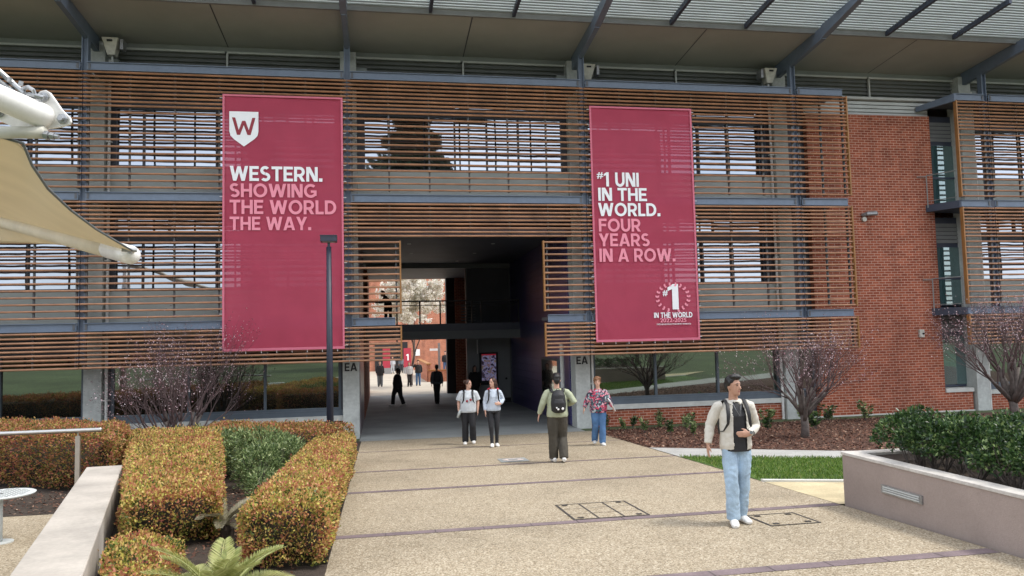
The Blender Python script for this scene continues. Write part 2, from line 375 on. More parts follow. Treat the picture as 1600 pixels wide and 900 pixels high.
def rand_dirs(n, bias=(0,0,0)):
    d = rng.normal(size=(n,3)); d /= np.linalg.norm(d, axis=1)[:,None]; d = d+np.array(bias); d /= np.linalg.norm(d, axis=1)[:,None]
    u = np.cross(d, rng.normal(size=(n,3))); u /= np.linalg.norm(u, axis=1)[:,None]
    return d, u

# ------------------------------------------------------------------ camera
cam_d = bpy.data.cameras.new('camera'); cam = bpy.data.objects.new('camera', cam_d); COL.objects.link(cam); scene.camera = cam
yaw, pitch, roll = R(9.93248), R(3.77472), R(-1.3572)
cy, sy, cp, sp = math.cos(yaw), math.sin(yaw), math.cos(pitch), math.sin(pitch)
fw = Vector((sy*cp, cy*cp, sp)); rt = Vector((cy, -sy, 0)); upv = rt.cross(fw)
r2 = math.cos(roll)*rt+math.sin(roll)*upv; u2 = -math.sin(roll)*rt+math.cos(roll)*upv
mw = Matrix.Identity(4)
for i in range(3): mw[i][0] = r2[i]; mw[i][1] = u2[i]; mw[i][2] = -fw[i]
mw[0][3], mw[1][3], mw[2][3] = 7.8705, -21.7797, 2.791
cam.matrix_world = mw
cam_d.sensor_width = 36; cam_d.lens = 1179.78/1600*36; cam_d.clip_end = 2000; cam_d.clip_start = .05

# ------------------------------------------------------------------ light
w = bpy.data.worlds.new('World'); scene.world = w; w.use_nodes = True; nt = w.node_tree; nt.nodes.clear()
wo = N(nt, 'ShaderNodeOutputWorld'); bg = N(nt, 'ShaderNodeBackground'); bg.inputs['Strength'].default_value = .148
sky = N(nt, 'ShaderNodeTexSky'); sky.sky_type = 'NISHITA'; sky.sun_disc = False; sky.sun_elevation = R(60); sky.sun_rotation = R(108); sky.air_density = 1.0; sky.dust_density = 2
tc = N(nt, 'ShaderNodeTexCoord'); mp = N(nt, 'ShaderNodeMapping'); mp.inputs['Scale'].default_value = (1,1,2.6)
nz = N(nt, 'ShaderNodeTexNoise'); nz.inputs['Scale'].default_value = 2.4; nz.inputs['Detail'].default_value = 7; nz.inputs['Roughness'].default_value = .6
nt.links.new(tc.outputs['Generated'], mp.inputs['Vector']); nt.links.new(mp.outputs[0], nz.inputs['Vector'])
cr = ramp(nt, [(.34, (.45,.45,.45)), (.62, (.96,.96,.96))]); nt.links.new(nz.outputs['Fac'], cr.inputs['Fac'])
mxs = N(nt, 'ShaderNodeMix', data_type='RGBA'); mxs.inputs['B'].default_value = (8.6, 8.9, 9.5, 1)
nt.links.new(cr.outputs[0], mxs.inputs['Factor']); nt.links.new(sky.outputs[0], mxs.inputs['A'])
nt.links.new(mxs.outputs['Result'], bg.inputs['Color']); nt.links.new(bg.outputs[0], wo.inputs['Surface'])
sl = bpy.data.lights.new('sun', 'SUN'); sl.energy = 1.9; sl.angle = R(13); sl.color = (1, .95, .87)
sun = bpy.data.objects.new('sun', sl); COL.objects.link(sun)
az, el = R(108), R(58)
sd = Vector((math.sin(az)*math.cos(el), math.cos(az)*math.cos(el), math.sin(el)))
sun.rotation_euler = sd.to_track_quat('Z', 'Y').to_euler(); sun.location = (0, 0, 40)
scene.view_settings.view_transform = 'Standard'; scene.view_settings.look = 'None'; scene.view_settings.exposure = .64; scene.view_settings.gamma = 1
scene.render.engine = 'CYCLES'

# ------------------------------------------------------------------ ground
def sheet(name, poly, dz, mat):
    """flat sheet lying on the falling ground; poly must stay on one side of y=0 and of y=-25"""
    b = MB(); b.add([(x, y, g(y)+dz) for x, y in poly], [tuple(range(len(poly)))]); return struct(b.build(name, mat))
def rect(x0,x1,y0,y1): return [(x0,y0),(x1,y0),(x1,y1),(x0,y1)]
b = MB()
ys = [-500,-25,0,120,600]; xs = [-500,500]
for i in range(4):
    b.add([(xs[0],ys[i],g(ys[i])-.03),(xs[1],ys[i],g(ys[i])-.03),(xs[1],ys[i+1],g(ys[i+1])-.03),(xs[0],ys[i+1],g(ys[i+1])-.03)], [(0,1,2,3)])
struct(b.build('ground', 'ground'))
sheet('path', rect(7.3,13.95,-23,-.02), 0, 'aggregate')
sheet('left_plaza', [(-3,-17.5),(5.6,-17.5),(3.5,-9.35),(-3,-9.35)], 0, 'aggregate')
sheet('garden_bed', [(5.6,-17.5),(7.3,-17.5),(7.3,0),(-12,0),(-12,-9.35),(3.5,-9.35)], .004, 'soil')
sheet('mulch_bed', [(13.95,-4.9),(17.2,-7.1),(40,-22),(40,0),(13.95,0)], .004, 'mulch_base')
sheet('footpath', [(13.95,-6.75),(16.5,-8.1),(30,-15.5),(30,-13.6),(17.2,-7.1),(13.95,-4.9)], .010, 'grey_path')
sheet('lawn', [(13.95,-10.15),(15.1,-10.65),(24,-14.4),(24,-12.2),(16.5,-8.1),(13.95,-6.75)], .006, 'grass_base')
sheet('sand_path', [(13.95,-12.3),(26,-16.4),(24,-14.5),(15.1,-10.75),(13.95,-10.25)], .004, 'sand_path')
# timber/concrete edge between lawn and sandy path
b = MB(); b.hexa([(13.95,-10.27,g(-10.2)-.02),(24,-14.52,g(-14.5)-.02),(24,-14.4,g(-14.4)-.02),(13.95,-10.15,g(-10.15)-.02)],
                 [(13.95,-10.27,g(-10.2)+.035),(24,-14.52,g(-14.5)+.035),(24,-14.4,g(-14.4)+.035),(13.95,-10.15,g(-10.15)+.035)]); struct(b.build('kerb', 'sill'))
sheet('passage_floor', [(7.25,0),(13.78,0),(13.78,20.5),(7.25,20.5)], .0, 'conc_floor')
sheet('courtyard', rect(-25,45,20.5,66), .004, 'court')
sheet('threshold', [(7.3,-.06),(13.95,-.06),(13.95,-.02),(7.3,-.02)], .004, 'conc_floor')
for yy, wd in ((-2.9,.07),(-6.5,.11),(-9.0,.16),(-12.3,.17),(-14.95,.18),(-17.9,.18)):
    o = sheet('paver_band', rect(7.3,13.93,yy-wd/2,yy+wd/2), .004, 'band')
    b = MB()
    x = 7.9
    while x < 13.8:
        b.add([(x,yy-wd/2,g(yy-wd/2)+.006),(x+.008,yy-wd/2,g(yy-wd/2)+.006),(x+.008,yy+wd/2,g(yy+wd/2)+.006),(x,yy+wd/2,g(yy+wd/2)+.006)], [(0,1,2,3)]); x += .6
    b.build('paver_joint', 'groove', o)
# expansion joint in passage floor
b = MB()
for yy in (5.0, 10.2, 15.4): b.add([(7.3,yy,g(yy)+.004),(13.7,yy,g(yy)+.004),(13.7,yy+.02,g(yy+.02)+.004),(7.3,yy+.02,g(yy+.02)+.004)], [(0,1,2,3)])
b.build('floor_joint', 'groove', bpy.data.objects['passage_floor'])

# access covers and plaque
def cover(x0,x1,y0,y1,nx,ny,label):
    b = MB(); t = .03
    def bar(a0,a1,c0,c1):
        b.add([(a0,c0,g(c0)+.007),(a1,c0,g(c0)+.007),(a1,c1,g(c1)+.007),(a0,c1,g(c1)+.007)], [(0,1,2,3)])
    bar(x0,x1,y0,y0+t); bar(x0,x1,y1-t,y1); bar(x0,x0+t,y0+t,y1-t); bar(x1-t,x1,y0+t,y1-t)
    for i in range(1,nx): q = x0+(x1-x0)*i/nx; bar(q-.012,q+.012,y0+t,y1-t)
    for j in range(1,ny): q = y0+(y1-y0)*j/ny; bar(x0+t,x1-t,q-.005,q+.005)
    for (cx,cy_) in ((x0+.12,y0+.1),(x1-.12,y0+.1),(x0+.12,y1-.1),(x1-.12,y1-.1)): b.add([(cx-.04,cy_-.03,g(cy_-.03)+.011),(cx+.04,cy_-.03,g(cy_-.03)+.011),(cx+.04,cy_+.03,g(cy_+.03)+.011),(cx-.04,cy_+.03,g(cy_+.03)+.011)], [(0,1,2,3)])
    root = empty('access_cover', ((x0+x1)/2,(y0+y1)/2,g((y0+y1)/2)))
    f = b.build('frame', 'groove', root); f.matrix_parent_inverse = root.matrix_world.inverted() if False else Matrix.Translation(-Vector(root.location))
    c = MB(); c.add([(x0,y0,g(y0)+.0035),(x1,y0,g(y0)+.0035),(x1,y1,g(y1)+.0035),(x0,y1,g(y1)+.0035)], [(0,1,2,3)])
    k = c.build('lid', 'aggregate', root); k.matrix_parent_inverse = Matrix.Translation(-Vector(root.location))
    tag(root, label, 'access cover')
cover(10.28,11.31,-12.2,-11.12,3,3,'large access cover split by steel bars into small panels in the middle of the path')
cover(12.42,13.08,-13.28,-12.62,1,1,'small plain square access cover beside the young man\'s shoes')
b = MB(); b.add([(10.3,-6.15,g(-6.15)+.008),(10.9,-6.15,g(-6.15)+.008),(10.9,-5.53,g(-5.53)+.008),(10.3,-5.53,g(-5.53)+.008)], [(0,1,2,3)])
pl = b.build('floor_plaque', 'charcoal'); M['plaque'] = pmat('grey plaque', (.27,.29,.29), .6, .12, 6); pl.data.materials[0] = M['plaque']
tag(pl, 'grey plaque with a pale worn emblem set flat in the path', 'plaque')
b = MB()
for k in range(9):
    a = k*.7; cx = 10.6+.17*math.cos(a); cy_ = -5.84+.16*math.sin(a)
    b.add([(cx-.06,cy_-.04,g(cy_-.04)+.012+k*.0006),(cx+.06,cy_-.05,g(cy_-.05)+.012+k*.0006),(cx+.05,cy_+.05,g(cy_+.05)+.012+k*.0006),(cx-.07,cy_+.03,g(cy_+.03)+.012+k*.0006)], [(0,1,2,3)])
b.build('emblem', pmat('worn emblem', (.62,.54,.50), .7, .3, 20), pl)

# ------------------------------------------------------------------ building
BLD = tag(empty('campus_building'), 'brick and concrete campus building with brown louvre screens and an open passage', 'building')
ZT = [10.564, 6.985, 3.4525]; BH = .225
CX = [-7, 0, 7, 14, 21, 28, 35]
for c in CX:
    b = MB(); b.box(c-.235, c+.235, .9, 1.5, -.4, 11.5); b.build('concrete_column', 'concrete', BLD, bevel=.01)
    # pour joints
    px = {7: None}.get(c, c+.33 if c != 21 else c-.33)
    if px is not None:
        b = MB(); b.tube([(px,1.0,-.2),(px,1.0,11)], .042, 10); 
        for z in (1.3, 3.0, 5.2, 6.6, 8.6): b.box(px-.07,px+.07,.935,1.07,z,z+.04)
        b.build('downpipe', 'offwhite_pipe', BLD, smooth=False)
    # steel post pair
    b = MB(); b.box(c-.085,c-.06,.05,.24,2.4,11.35); b.box(c+.06,c+.085,.05,.24,2.4,11.35); b.box(c-.06,c+.06,.13,.15,2.4,11.35)
    b.build('steel_post', 'steel', BLD)
    for z in ZT:
        for s_ in (-1,1):
            b = MB(); b.box(c+s_*.15-.03, c+s_*.15+.03, -.03, -.02, z-.19, z-.04); b.build('bolt_plate', 'fin', BLD)
SPANS = [(-14,-7),(-7,0),(0,7),(7,14),(14,21),(21,22.68)]
def beam(x0, x1, z):
    b = MB(); b.box(x0+.09,x1-.09 if x1 < 22 or x1 > 27 else x1,-.01,.01,z-BH+.02,z-.02)
    b.box(x0+.09,x1-.09 if x1 < 22 or x1 > 27 else x1,-.06,.12,z-.02,z); b.box(x0+.09,x1-.09 if x1 < 22 or x1 > 27 else x1,-.05,.12,z-BH,z-BH+.02)
    b.build('steel_beam', 'steel', BLD)
for z in ZT:
    for (a, c) in SPANS:
        if z == ZT[2] and a == 7: beam(7, 8.38, z); beam(12.65, 14, z); continue
        beam(a, c, z)
    beam(26.72, 28, z); beam(28, 35, z)
fin_mesh = {}
def screen(x0, x1, zs, trimL=False, trimR=False, name='louvre_screen'):
    b = MB(); y0 = -.035
    for z in zs:
        jz = random.uniform(-.004,.004)
        # blade with an aerofoil like section
        sec = [(y0-.035,z-.006),(y0-.022,z+.024),(y0+.03,z+.031),(y0+.07,z+.006),(y0+.03,z-.024),(y0-.022,z-.027)]
        n = 6; cuts = [x0+.01, x1-.01]
        vs = [(x, sy_, sz+jz*(1 if i else -1)) for i,x in enumerate(cuts) for (sy_,sz) in sec]
        b.add(vs, [tuple(range(n-1,-1,-1)), tuple(range(n,2*n))]+[(j,(j+1)%n,(j+1)%n+n,j+n) for j in range(n)])
    o = b.build(name, 'slat', BLD)
    zt, zb = max(zs)+.04, min(zs)-.03
    L = x1-x0; nf = max(1, round(L/1.17)); 
    xsf = [x0+L*(i)/nf for i in range(1, nf)] + [x0+.12, x1-.12]
    key = (round(zt,2), round(zb,2))
    for xf in xsf:
        if key not in fin_mesh:
            f = MB(); f.box(-.022,.022,.035,.10,zb,zt)
            for z in zs: f.box(-.03,.03,-.01,.034,z-.03,z-.016)
            fo = f.build('support_fin', 'fin', o); fin_mesh[key] = fo.data; fo.location = (xf,0,0)
        else:
            fo = bpy.data.objects.new('support_fin', fin_mesh[key]); COL.objects.link(fo); fo.parent = o; fo.location = (xf,0,0)
    for flag, xt in ((trimL, x0), (trimR, x1)):
        if flag:
            t = MB(); t.box(xt-.022,xt+.022,-.085,.05,zb,zt); t.build('end_trim', 'slat_trim', o)
    return o
def dense(i): return [ZT[i]-BH-.055-.115*k for k in range(9)]
def loose(i): 
    a = ZT[i]-BH-.055-.92; bt = ZT[i+1]+.13; n = 12
    return [a-(a-bt)*(k+1)/n for k in range(n)]
for (a, c) in SPANS:
    R_ = c > 22
    screen(a, c+(.1 if R_ else 0), dense(0)+loose(0), trimR=R_)
    if a == 7:
        screen(a, c, dense(1))
        screen(7, 8.45, loose(1), trimR=True); screen(12.65, 14, loose(1), trimL=True)
        screen(7, 8.45, dense(2), trimR=True); screen(12.65, 14, dense(2), trimL=True)
    else:
        screen(a, c+(.1 if R_ else 0), dense(1)+loose(1), trimR=R_); screen(a, c+(.1 if R_ else 0), dense(2), trimR=R_)
for (a, c) in ((26.8,28),(28,35)):
    L_ = a < 27
    screen(a, c, dense(0)+loose(0), trimL=L_); screen(a, c, dense(1)+loose(1), trimL=L_); screen(a, c, dense(2), trimL=L_)
# maintenance walkways behind the screens
for z in ZT[:2]:
    for (a, c) in SPANS+[(26.8,28),(28,35)]:
        b = MB(); b.box(a+.1, c-.05, .14, 1.17, z-.16, z-.06); b.build('walkway_grating', 'fin', BLD)
for (a, c) in ((-14,-7),(-7,0),(0,7),(7,8.3),(12.7,14),(14,21),(21,22.6),(28,35)):
    b = MB(); b.box(a+.1, c-.05, .14, 1.17, ZT[2]-.16, ZT[2]-.06); b.build('walkway_grating', 'fin', BLD)
# windows behind the screens
def window(x0, x1, z0, z1, mull, glass='glass', frame='frame', y=1.2, fw_=.05, name='window', parts=True):
    b = MB(); b.box(x0,x1,y-.04,y+.06,z1-fw_,z1); b.box(x0,x1,y-.04,y+.06,z0,z0+fw_)
    xs_ = [x0]+list(mull)+[x1]
    b.box(x0,x0+fw_,y-.04,y+.06,z0+fw_,z1-fw_); b.box(x1-fw_,x1,y-.04,y+.06,z0+fw_,z1-fw_)
    for m_ in mull: b.box(m_-fw_/2,m_+fw_/2,y-.045,y+.06,z0+fw_,z1-fw_)
    o = b.build(name, frame, BLD)
    for i in range(len(xs_)-1):
        p = MB(); tl = random.uniform(-.004,.004); tz = random.uniform(-.004,.004)
        xa, xb = xs_[i]+.02, xs_[i+1]-.02
        p.add([(xa,y+.02-tl,z0+.03),(xb,y+.02+tl,z0+.03),(xb,y+.02+tl+tz,z1-.03),(xa,y+.02-tl+tz,z1-.03)], [(0,1,2,3)])
        p.build('pane', glass, o)
    return o
for c in (-14,-7,0,7,14,28):
    x0, x1 = c+.42, c+6.62
    if c == 28: x0 = 28.42
    window(x0, x1, 7.95, 9.68, [c+1.2, c+3.2, c+4.2, c+5.2]); window(x0, x1, 9.86, 10.12, [c+3.2])
    b = MB(); b.box(c+.24,c+6.76,1.14,1.3,9.68,9.86); b.box(c+.24,c+6.76,1.14,1.3,10.12,10.62); b.box(c+.24,x0,1.16,1.3,7.95,9.68); b.box(x1,c+6.76,1.16,1.3,7.95,9.68)
    b.box(c+.24,x0,1.16,1.3,9.86,10.12); b.box(x1,c+6.76,1.16,1.3,9.86,10.12)
    b.build('window_surround', 'frame', BLD)
    b = MB(); b.box(c+.24,c+6.76,1.1,1.3,6.75,7.93); b.build('spandrel_panel', 'panel', BLD)
    if c != 7:
        window(x0, x1, 4.40, 5.78, [c+1.2, c+3.2, c+4.2, c+5.2]); window(x0, x1, 6.05, 6.55, [c+1.9,c+3.4,c+4.6])
        b = MB(); b.box(c+.24,c+6.76,1.14,1.3,5.78,6.05); b.box(c+.24,c+6.76,1.14,1.3,6.55,6.75); b.box(c+.24,x0,1.16,1.3,4.4,5.78); b.box(x1,c+6.76,1.16,1.3,4.4,5.78)
        b.box(c+.24,x0,1.16,1.3,6.05,6.55); b.box(x1,c+6.76,1.16,1.3,6.05,6.55)
        b.build('window_surround', 'frame', BLD)
        b = MB(); b.box(c+.24,c+6.76,1.1,1.3,3.1,4.36); b.build('spandrel_panel', 'panel', BLD)
        # ground floor
        mul = [c+2.45, c+4.55]
        window(c+.40, c+6.70, .80, 2.62, mul, 'glass_dark', 'frame_blue', 1.2, .07)
        b = MB(); b.box(c+.24,c+.40,1.16,1.3,.65,3.1); b.box(c+6.70,c+6.76,1.16,1.3,.65,3.1); b.box(c+.40,c+6.70,1.16,1.3,2.62,3.1); b.build('window_surround', 'frame', BLD)
        b = MB(); b.box(c+.24,c+6.76,1.12,1.3,.64,.80); b.build('window_rail', 'frame_blue', BLD)
        b = MB(); b.box(c+.24,c+6.76,1.02,1.35,.49,.64); b.build('window_sill', 'sill', BLD, bevel=.006)
        b = MB(); b.box(c+.24,c+6.76,1.08,1.35,-.4,.49); b.build('brick_wall', 'brick', BLD)
# bay beside the brick wall
b = MB(); b.box(21.24,21.98,1.2,1.3,-.4,10.6); b.build('dark_infill', 'frame', BLD)
window(21.34, 21.92, .85, 2.6, [], 'glass_dark', 'frame_blue', 1.15)
b = MB(); b.box(21.24,21.98,1.0,1.2,.45,.62); b.build('window_sill', 'sill', BLD)
b = MB(); b.box(21.98,26.62,1.0,1.4,.0,10.08); b.box(26.62,27.67,1.0,1.4,0,.60); b.build('brick_wall', 'brick', BLD)
b = MB(); b.box(21.3,27.7,.97,1.4,-.35,0); b.build('plinth', 'sill', BLD)
b = MB(); b.box(26.63,27.7,.96,1.4,.605,.74); b.build('window_sill', 'sill', BLD)
b = MB(); b.box(26.72,27.0,1.3,1.38,.5,10.4)
b = MB()
for k in range(4): b.box(22.0,26.7,1.16,1.24,10.10+k*.13,10.10+k*.13+.1)
b.build('metal_strip', 'panel_light', BLD)
b = MB(); b.box(22.0,26.9,1.0,1.2,10.62,10.70); b.build('fascia_strip', 'vent_frame', BLD)
# right stair doors
for z0, z1 in ((7.02,9.2),(3.5,5.62),(.76,2.55)):
    nm = 'window' if z0 < 1 else 'balcony_door'
    b = MB(); b.box(26.64,28.0,1.38,1.5,z0,z1+1.0); d = b.build(nm, 'steel_dark', BLD)
    b = MB(); b.box(26.72,27.82,1.35,1.378,z0+.08,z1-.05); b.build('pane', 'glass_teal', d)
    b = MB()
    for k in range(5): 
        zz = z1+.1+k*.14; b.add([(26.72,1.34,zz),(27.82,1.34,zz),(27.82,1.375,zz+.13),(26.72,1.375,zz+.13)], [(0,1,2,3)])
    b.build('louvre_vent', 'vent', d)
    if z0 > 1:
        b = MB(); b.box(26.70,27.84,1.33,1.35,z0+.95,z0+1.02); b.build('door_rail', 'steel_dark', d)
        b = MB(); b.tube([(27.9,1.36,z0+.9),(27.9,1.3,z0+.9),(27.9,1.3,z0+1.2),(27.9,1.36,z0+1.2)], .015, 6); b.build('handle', 'stainless', d)
for z in (6.98,3.45):
    b = MB(); b.hexa([(26.28,.98,z-.24),(26.75,.0,z-.24),(28.2,.0,z-.24),(28.2,1.3,z-.24)], [(26.28,.98,z),(26.75,.0,z),(28.2,.0,z),(28.2,1.3,z)])
    s_ = b.build('balcony', 'steel_dark', BLD)
    b = MB(); b.tube([(26.3,.9,z-.1),(26.3,.9,z+1.0)], .02, 6); b.tube([(26.72,.04,z),(26.72,.04,z+1.0)], .02, 6)
    b.tube([(26.3,.9,z+1.0),(26.72,.04,z+1.0)], .02, 6); b.tube([(26.3,.9,z+.12),(26.72,.04,z+.12)], .012, 6); b.tube([(26.3,.9,z+.97),(26.0,.98,z+.97)], .015, 6)
    b.build('railing', 'vent', s_)
b = MB(); b.hexa([(26.2,1.1,10.25),(26.75,-.05,10.30),(26.85,-.05,10.30),(26.32,1.1,10.25)], [(26.2,1.1,10.42),(26.75,-.05,10.56),(26.85,-.05,10.56),(26.32,1.1,10.42)]); b.build('corner_beam', 'steel', BLD)
b = MB(); b.box(28.0,28.3,1.2,1.5,-.4,11); b.box(27.7,28.4,1.2,1.5,-.4,.5); b.build('dark_infill', 'concrete', BLD)
# clerestory vents and fascia
b = MB(); b.box(-14,36,1.2,1.45,11.44,12.2); b.build('fascia', 'fascia', BLD)
x = -14
while x < 35:
    b = MB(); b.box(x,x+3.42,1.22,1.26,10.64,10.70); b.box(x,x+3.42,1.12,1.20,11.38,11.44); b.box(x-.025,x+.025,1.12,1.2,10.64,11.38)
    v = b.build('clerestory_vent', 'vent_frame', BLD)
    c_ = MB()
    for k in range(5):
        zz = 10.70+k*.135; c_.add([(x+.03,1.16,zz),(x+3.47,1.16,zz),(x+3.47,1.27,zz+.12),(x+.03,1.27,zz+.12)], [(0,1,2,3)])
    c_.box(x+.03,x+3.47,1.28,1.32,10.62,11.4)
    c_.build('vent_blades', 'vent', v)
    x += 3.5
# soffit, rafters, outer translucent canopy
def zs(y, z0=11.6): return z0+.08*(1.2-y)
b = MB(); b.hexa([(-16,-1.33,zs(-1.33)),(38,-1.33,zs(-1.33)),(38,1.25,zs(1.25)),(-16,1.25,zs(1.25))], [(-16,-1.33,zs(-1.33)+.05),(38,-1.33,zs(-1.33)+.05),(38,1.25,zs(1.25)+.05),(-16,1.25,zs(1.25)+.05)])
sf = b.build('soffit', 'soffit', BLD)
for k in range(16):
    x = -14+3.5*k
    if abs((x/7)-round(x/7)) > .1:
        b = MB(); b.add([(x,-1.3,zs(-1.3)-.004),(x+.03,-1.3,zs(-1.3)-.004),(x+.03,1.2,zs(1.2)-.004),(x,1.2,zs(1.2)-.004)], [(0,1,2,3)]); b.build('soffit_joint', 'frame', sf)
b = MB(); b.box(-16,38,-1.42,-1.335,zs(-1.35)-.04,zs(-1.35)+.12); b.build('soffit_edge', 'vent', BLD)
# solid roof over the building
b = MB(); b.hexa([(-16,-1.4,12.0),(38,-1.4,12.0),(38,21,11.6),(-16,21,11.6)], [(-16,-1.4,12.12),(38,-1.4,12.12),(38,21,11.72),(-16,21,11.72)]); b.build('roof', 'vent', BLD)
for c in CX:
    b = MB(); y0_, y1_, ym = .95, -3.3, -1.75
    def rz(y): return zs(y)-.005
    b.hexa([(c-.07,y0_,rz(y0_)-.42),(c+.07,y0_,rz(y0_)-.42),(c+.07,ym,rz(ym)-.36),(c-.07,ym,rz(ym)-.36)][::-1], [(c-.07,y0_,rz(y0_)),(c+.07,y0_,rz(y0_)),(c+.07,ym,rz(ym)),(c-.07,ym,rz(ym))][::-1])
    b.hexa([(c-.09,ym-.0,rz(ym)-.34),(c+.09,ym,rz(ym)-.34),(c+.09,-4.1,rz(-4.1)-.08),(c-.09,-4.1,rz(-4.1)-.08)][::-1], [(c-.09,ym,rz(ym)+.04),(c+.09,ym,rz(ym)+.04),(c+.09,-4.1,rz(-4.1)+.04),(c-.09,-4.1,rz(-4.1)+.04)][::-1])
    b.build('rafter', 'steel', BLD)
    b = MB(); b.box(c+.18,c+.55,1.0,1.2,10.66,11.05) if c != 21 and c != 14 else b.box(c-.55,c-.18,1.0,1.2,10.66,11.05)
    b.build('bearing_block', 'fascia', BLD)
k = 0
x = -14
while x < 37:
    if abs(x/7-round(x/7)) > .05:
        b = MB(); b.hexa([(x-.045,-1.43,zs(-1.43)-.02),(x-.045,-3.62,zs(-3.62)-.02),(x+.045,-3.62,zs(-3.62)-.02),(x+.045,-1.43,zs(-1.43)-.02)], [(x-.045,-1.43,zs(-1.43)+.13),(x-.045,-3.62,zs(-3.62)+.13),(x+.045,-3.62,zs(-3.62)+.13),(x+.045,-1.43,zs(-1.43)+.13)])
        b.build('purlin', 'steel_dark', BLD)
    x += 7/3
b = MB(); yb_ = -1.46
while yb_ > -3.6:
    zc_ = zs(yb_)+.17
    b.hexa([(-16,yb_-.098,zc_+.012),(38,yb_-.098,zc_+.012),(38,yb_,zc_-.034),(-16,yb_,zc_-.034)], [(-16,yb_-.098,zc_+.018),(38,yb_-.098,zc_+.018),(38,yb_,zc_-.028),(-16,yb_,zc_-.028)])
    yb_ -= .142
sb_ = b.build('sunshade_blades', 'sheet', BLD)
b = MB(); yb_ = -1.46
while yb_ > -3.6:
    zc_ = zs(yb_)+.17; b.box(-16,38,yb_-.006,yb_+.030,zc_-.066,zc_-.036); yb_ -= .142
b.build('blade_shade_stripes', 'fascia', sb_)  # thin grey bars added under the blades, standing in for their shaded stripes
# ---- passage
b = MB(); b.box(7.1,7.25,1.5,6.7,-.4,6.2); b.build('passage_wall', 'plum', BLD)
b = MB(); b.box(7.1,7.26,6.7,20.5,-.5,2.75); b.box(7.0,7.26,15,20.5,2.75,6.2); b.build('passage_wall', 'brick_side', BLD)
b = MB(); b.box(13.76,13.9,1.5,12.5,-.4,6.2); rw = b.build('passage_wall', 'navy', BLD)
b = MB()
for k in range(22):
    zz = .05+k*.28; b.box(13.735,13.762,1.5,12.45,zz,zz+.255)
b.build('cladding_boards', 'navy', rw)
b = MB(); b.box(7.1,13.9,.95,20.5,6.2,6.35); ce = b.build('passage_ceiling', 'ceiling', BLD)
for (dx, dy) in ((8.7,2.5),(10.4,3.0),(12.5,2.2),(8.9,5),(11.9,5),(9.1,8),(11.6,8),(11.2,11)):
    b = MB(); b.tube([(dx,dy,6.2),(dx,dy,6.185)], .07, 14); b.build('downlight', 'vent_frame', ce)
b = MB(); b.box(7.24,13.76,.95,1.3,5.93,6.78); b.build('lintel', 'plum', BLD)
b = MB(); b.box(7.26,14,12.2,12.5,6.0,6.2); b.build('ceiling_beam', 'charcoal', BLD)
b = MB(); b.box(11.72,13.76,12.5,12.8,-.3,2.85); b.build('rear_wall', pmat('grey rear wall', (.24,.26,.265), .55, .08, 1), BLD)
M['grey_wall'] = M['charcoal']
b = MB(); b.box(11.72,13.76,12.48,12.8,3.45,6.2); b.build('rear_panel', 'ceiling', BLD)
b = MB(); b.box(11.76,13.74,12.45,12.49,-.15,.08); b.build('skirting', 'black', BLD)
b = MB(); b.box(13.70,13.75,12.3,12.45,-.1,6.1); b.box(11.74,11.78,12.42,12.5,3.5,6.1); b.build('corner_trim', 'charcoal', BLD)
# footbridge
b = MB(); b.box(7.26,13.74,10.0,12.1,3.15,3.45); br = b.build('footbridge', 'steel_dark', BLD)
b = MB(); b.box(7.26,13.74,9.9,9.98,2.80,3.15); b.build('edge_beam', 'charcoal', br)
b = MB()
for x in (8.55,9.5,10.35,11.7,12.1,13.7): b.box(x-.03,x+.03,10.0,10.05,3.45,4.42)
b.box(7.26,13.74,9.98,10.06,4.38,4.44); b.box(7.26,13.74,10.01,10.04,4.22,4.25); b.build('bridge_railing', 'black', br)
b = MB()
for k in range(6): b.box(11.45,12.1,12.1,12.16,3.6+k*.13,3.65+k*.13)
b.build('slatted_rail', 'charcoal', br)
# pier at the far end of the passage and rear of building
b = MB(); b.box(11.5,11.98,20.4,21,-.5,6.2); b.build('dark_pier', 'black', BLD)
b = MB(); b.box(11.98,12.6,20.2,21,-.5,6.2); b.build('brick_pier', 'brick', BLD)
b = MB(); b.box(12.6,14,20.4,20.8,-.5,6.2); b.box(-14,7.0,20.4,20.8,-.5,12); b.box(13.9,36,20.4,20.8,-.5,12); b.box(7.0,13.9,20.4,20.8,6.2,12); b.build('rear_brick_wall', 'brick', BLD)
b = MB(); b.box(-14.2,-14,1.2,20.8,-.5,12); b.box(36,36.2,1.2,20.8,-.5,12); b.build('end_wall', 'brick_side', BLD)
# things in the passage
t = tag(empty('display_screen', (12.7,12.42,.9)), 'portrait digital screen showing a purple flowering tree on the grey passage wall', 'screen')
b = MB(); b.box(-.42,.42,-.06,.08,-.2,1.25); b.build('housing', 'black', t, bevel=.01)
def picture_mat():
    m, nt, out = new_mat('screen picture'); geo = N(nt, 'ShaderNodeNewGeometry')
    n1 = N(nt, 'ShaderNodeTexNoise'); n1.inputs['Scale'].default_value = 6; n1.inputs['Detail'].default_value = 6; nt.links.new(geo.outputs['Position'], n1.inputs['Vector'])
    r = ramp(nt, [(.3, (.01,.01,.015)), (.44, (.06,.04,.07)), (.5, (.25,.27,.45)), (.56, (.22,.13,.20)), (.64, (.12,.11,.04)), (.8, (.6,.65,.8))]); nt.links.new(n1.outputs['Fac'], r.inputs['Fac'])
    e = N(nt, 'ShaderNodeEmission'); e.inputs['Strength'].default_value = .3; nt.links.new(r.outputs[0], e.inputs['Color']); nt.links.new(e.outputs[0], out.inputs['Surface']); return m
b = MB(); b.box(-.33,.33,-.066,-.061,-.02,1.12); b.build('picture', picture_mat(), t)
b = MB(); b.box(-.33,.33,-.068,-.062,1.125,1.18); b.build('title_strip', emit_mat('red title strip', (.5,.03,.06), .2), t)
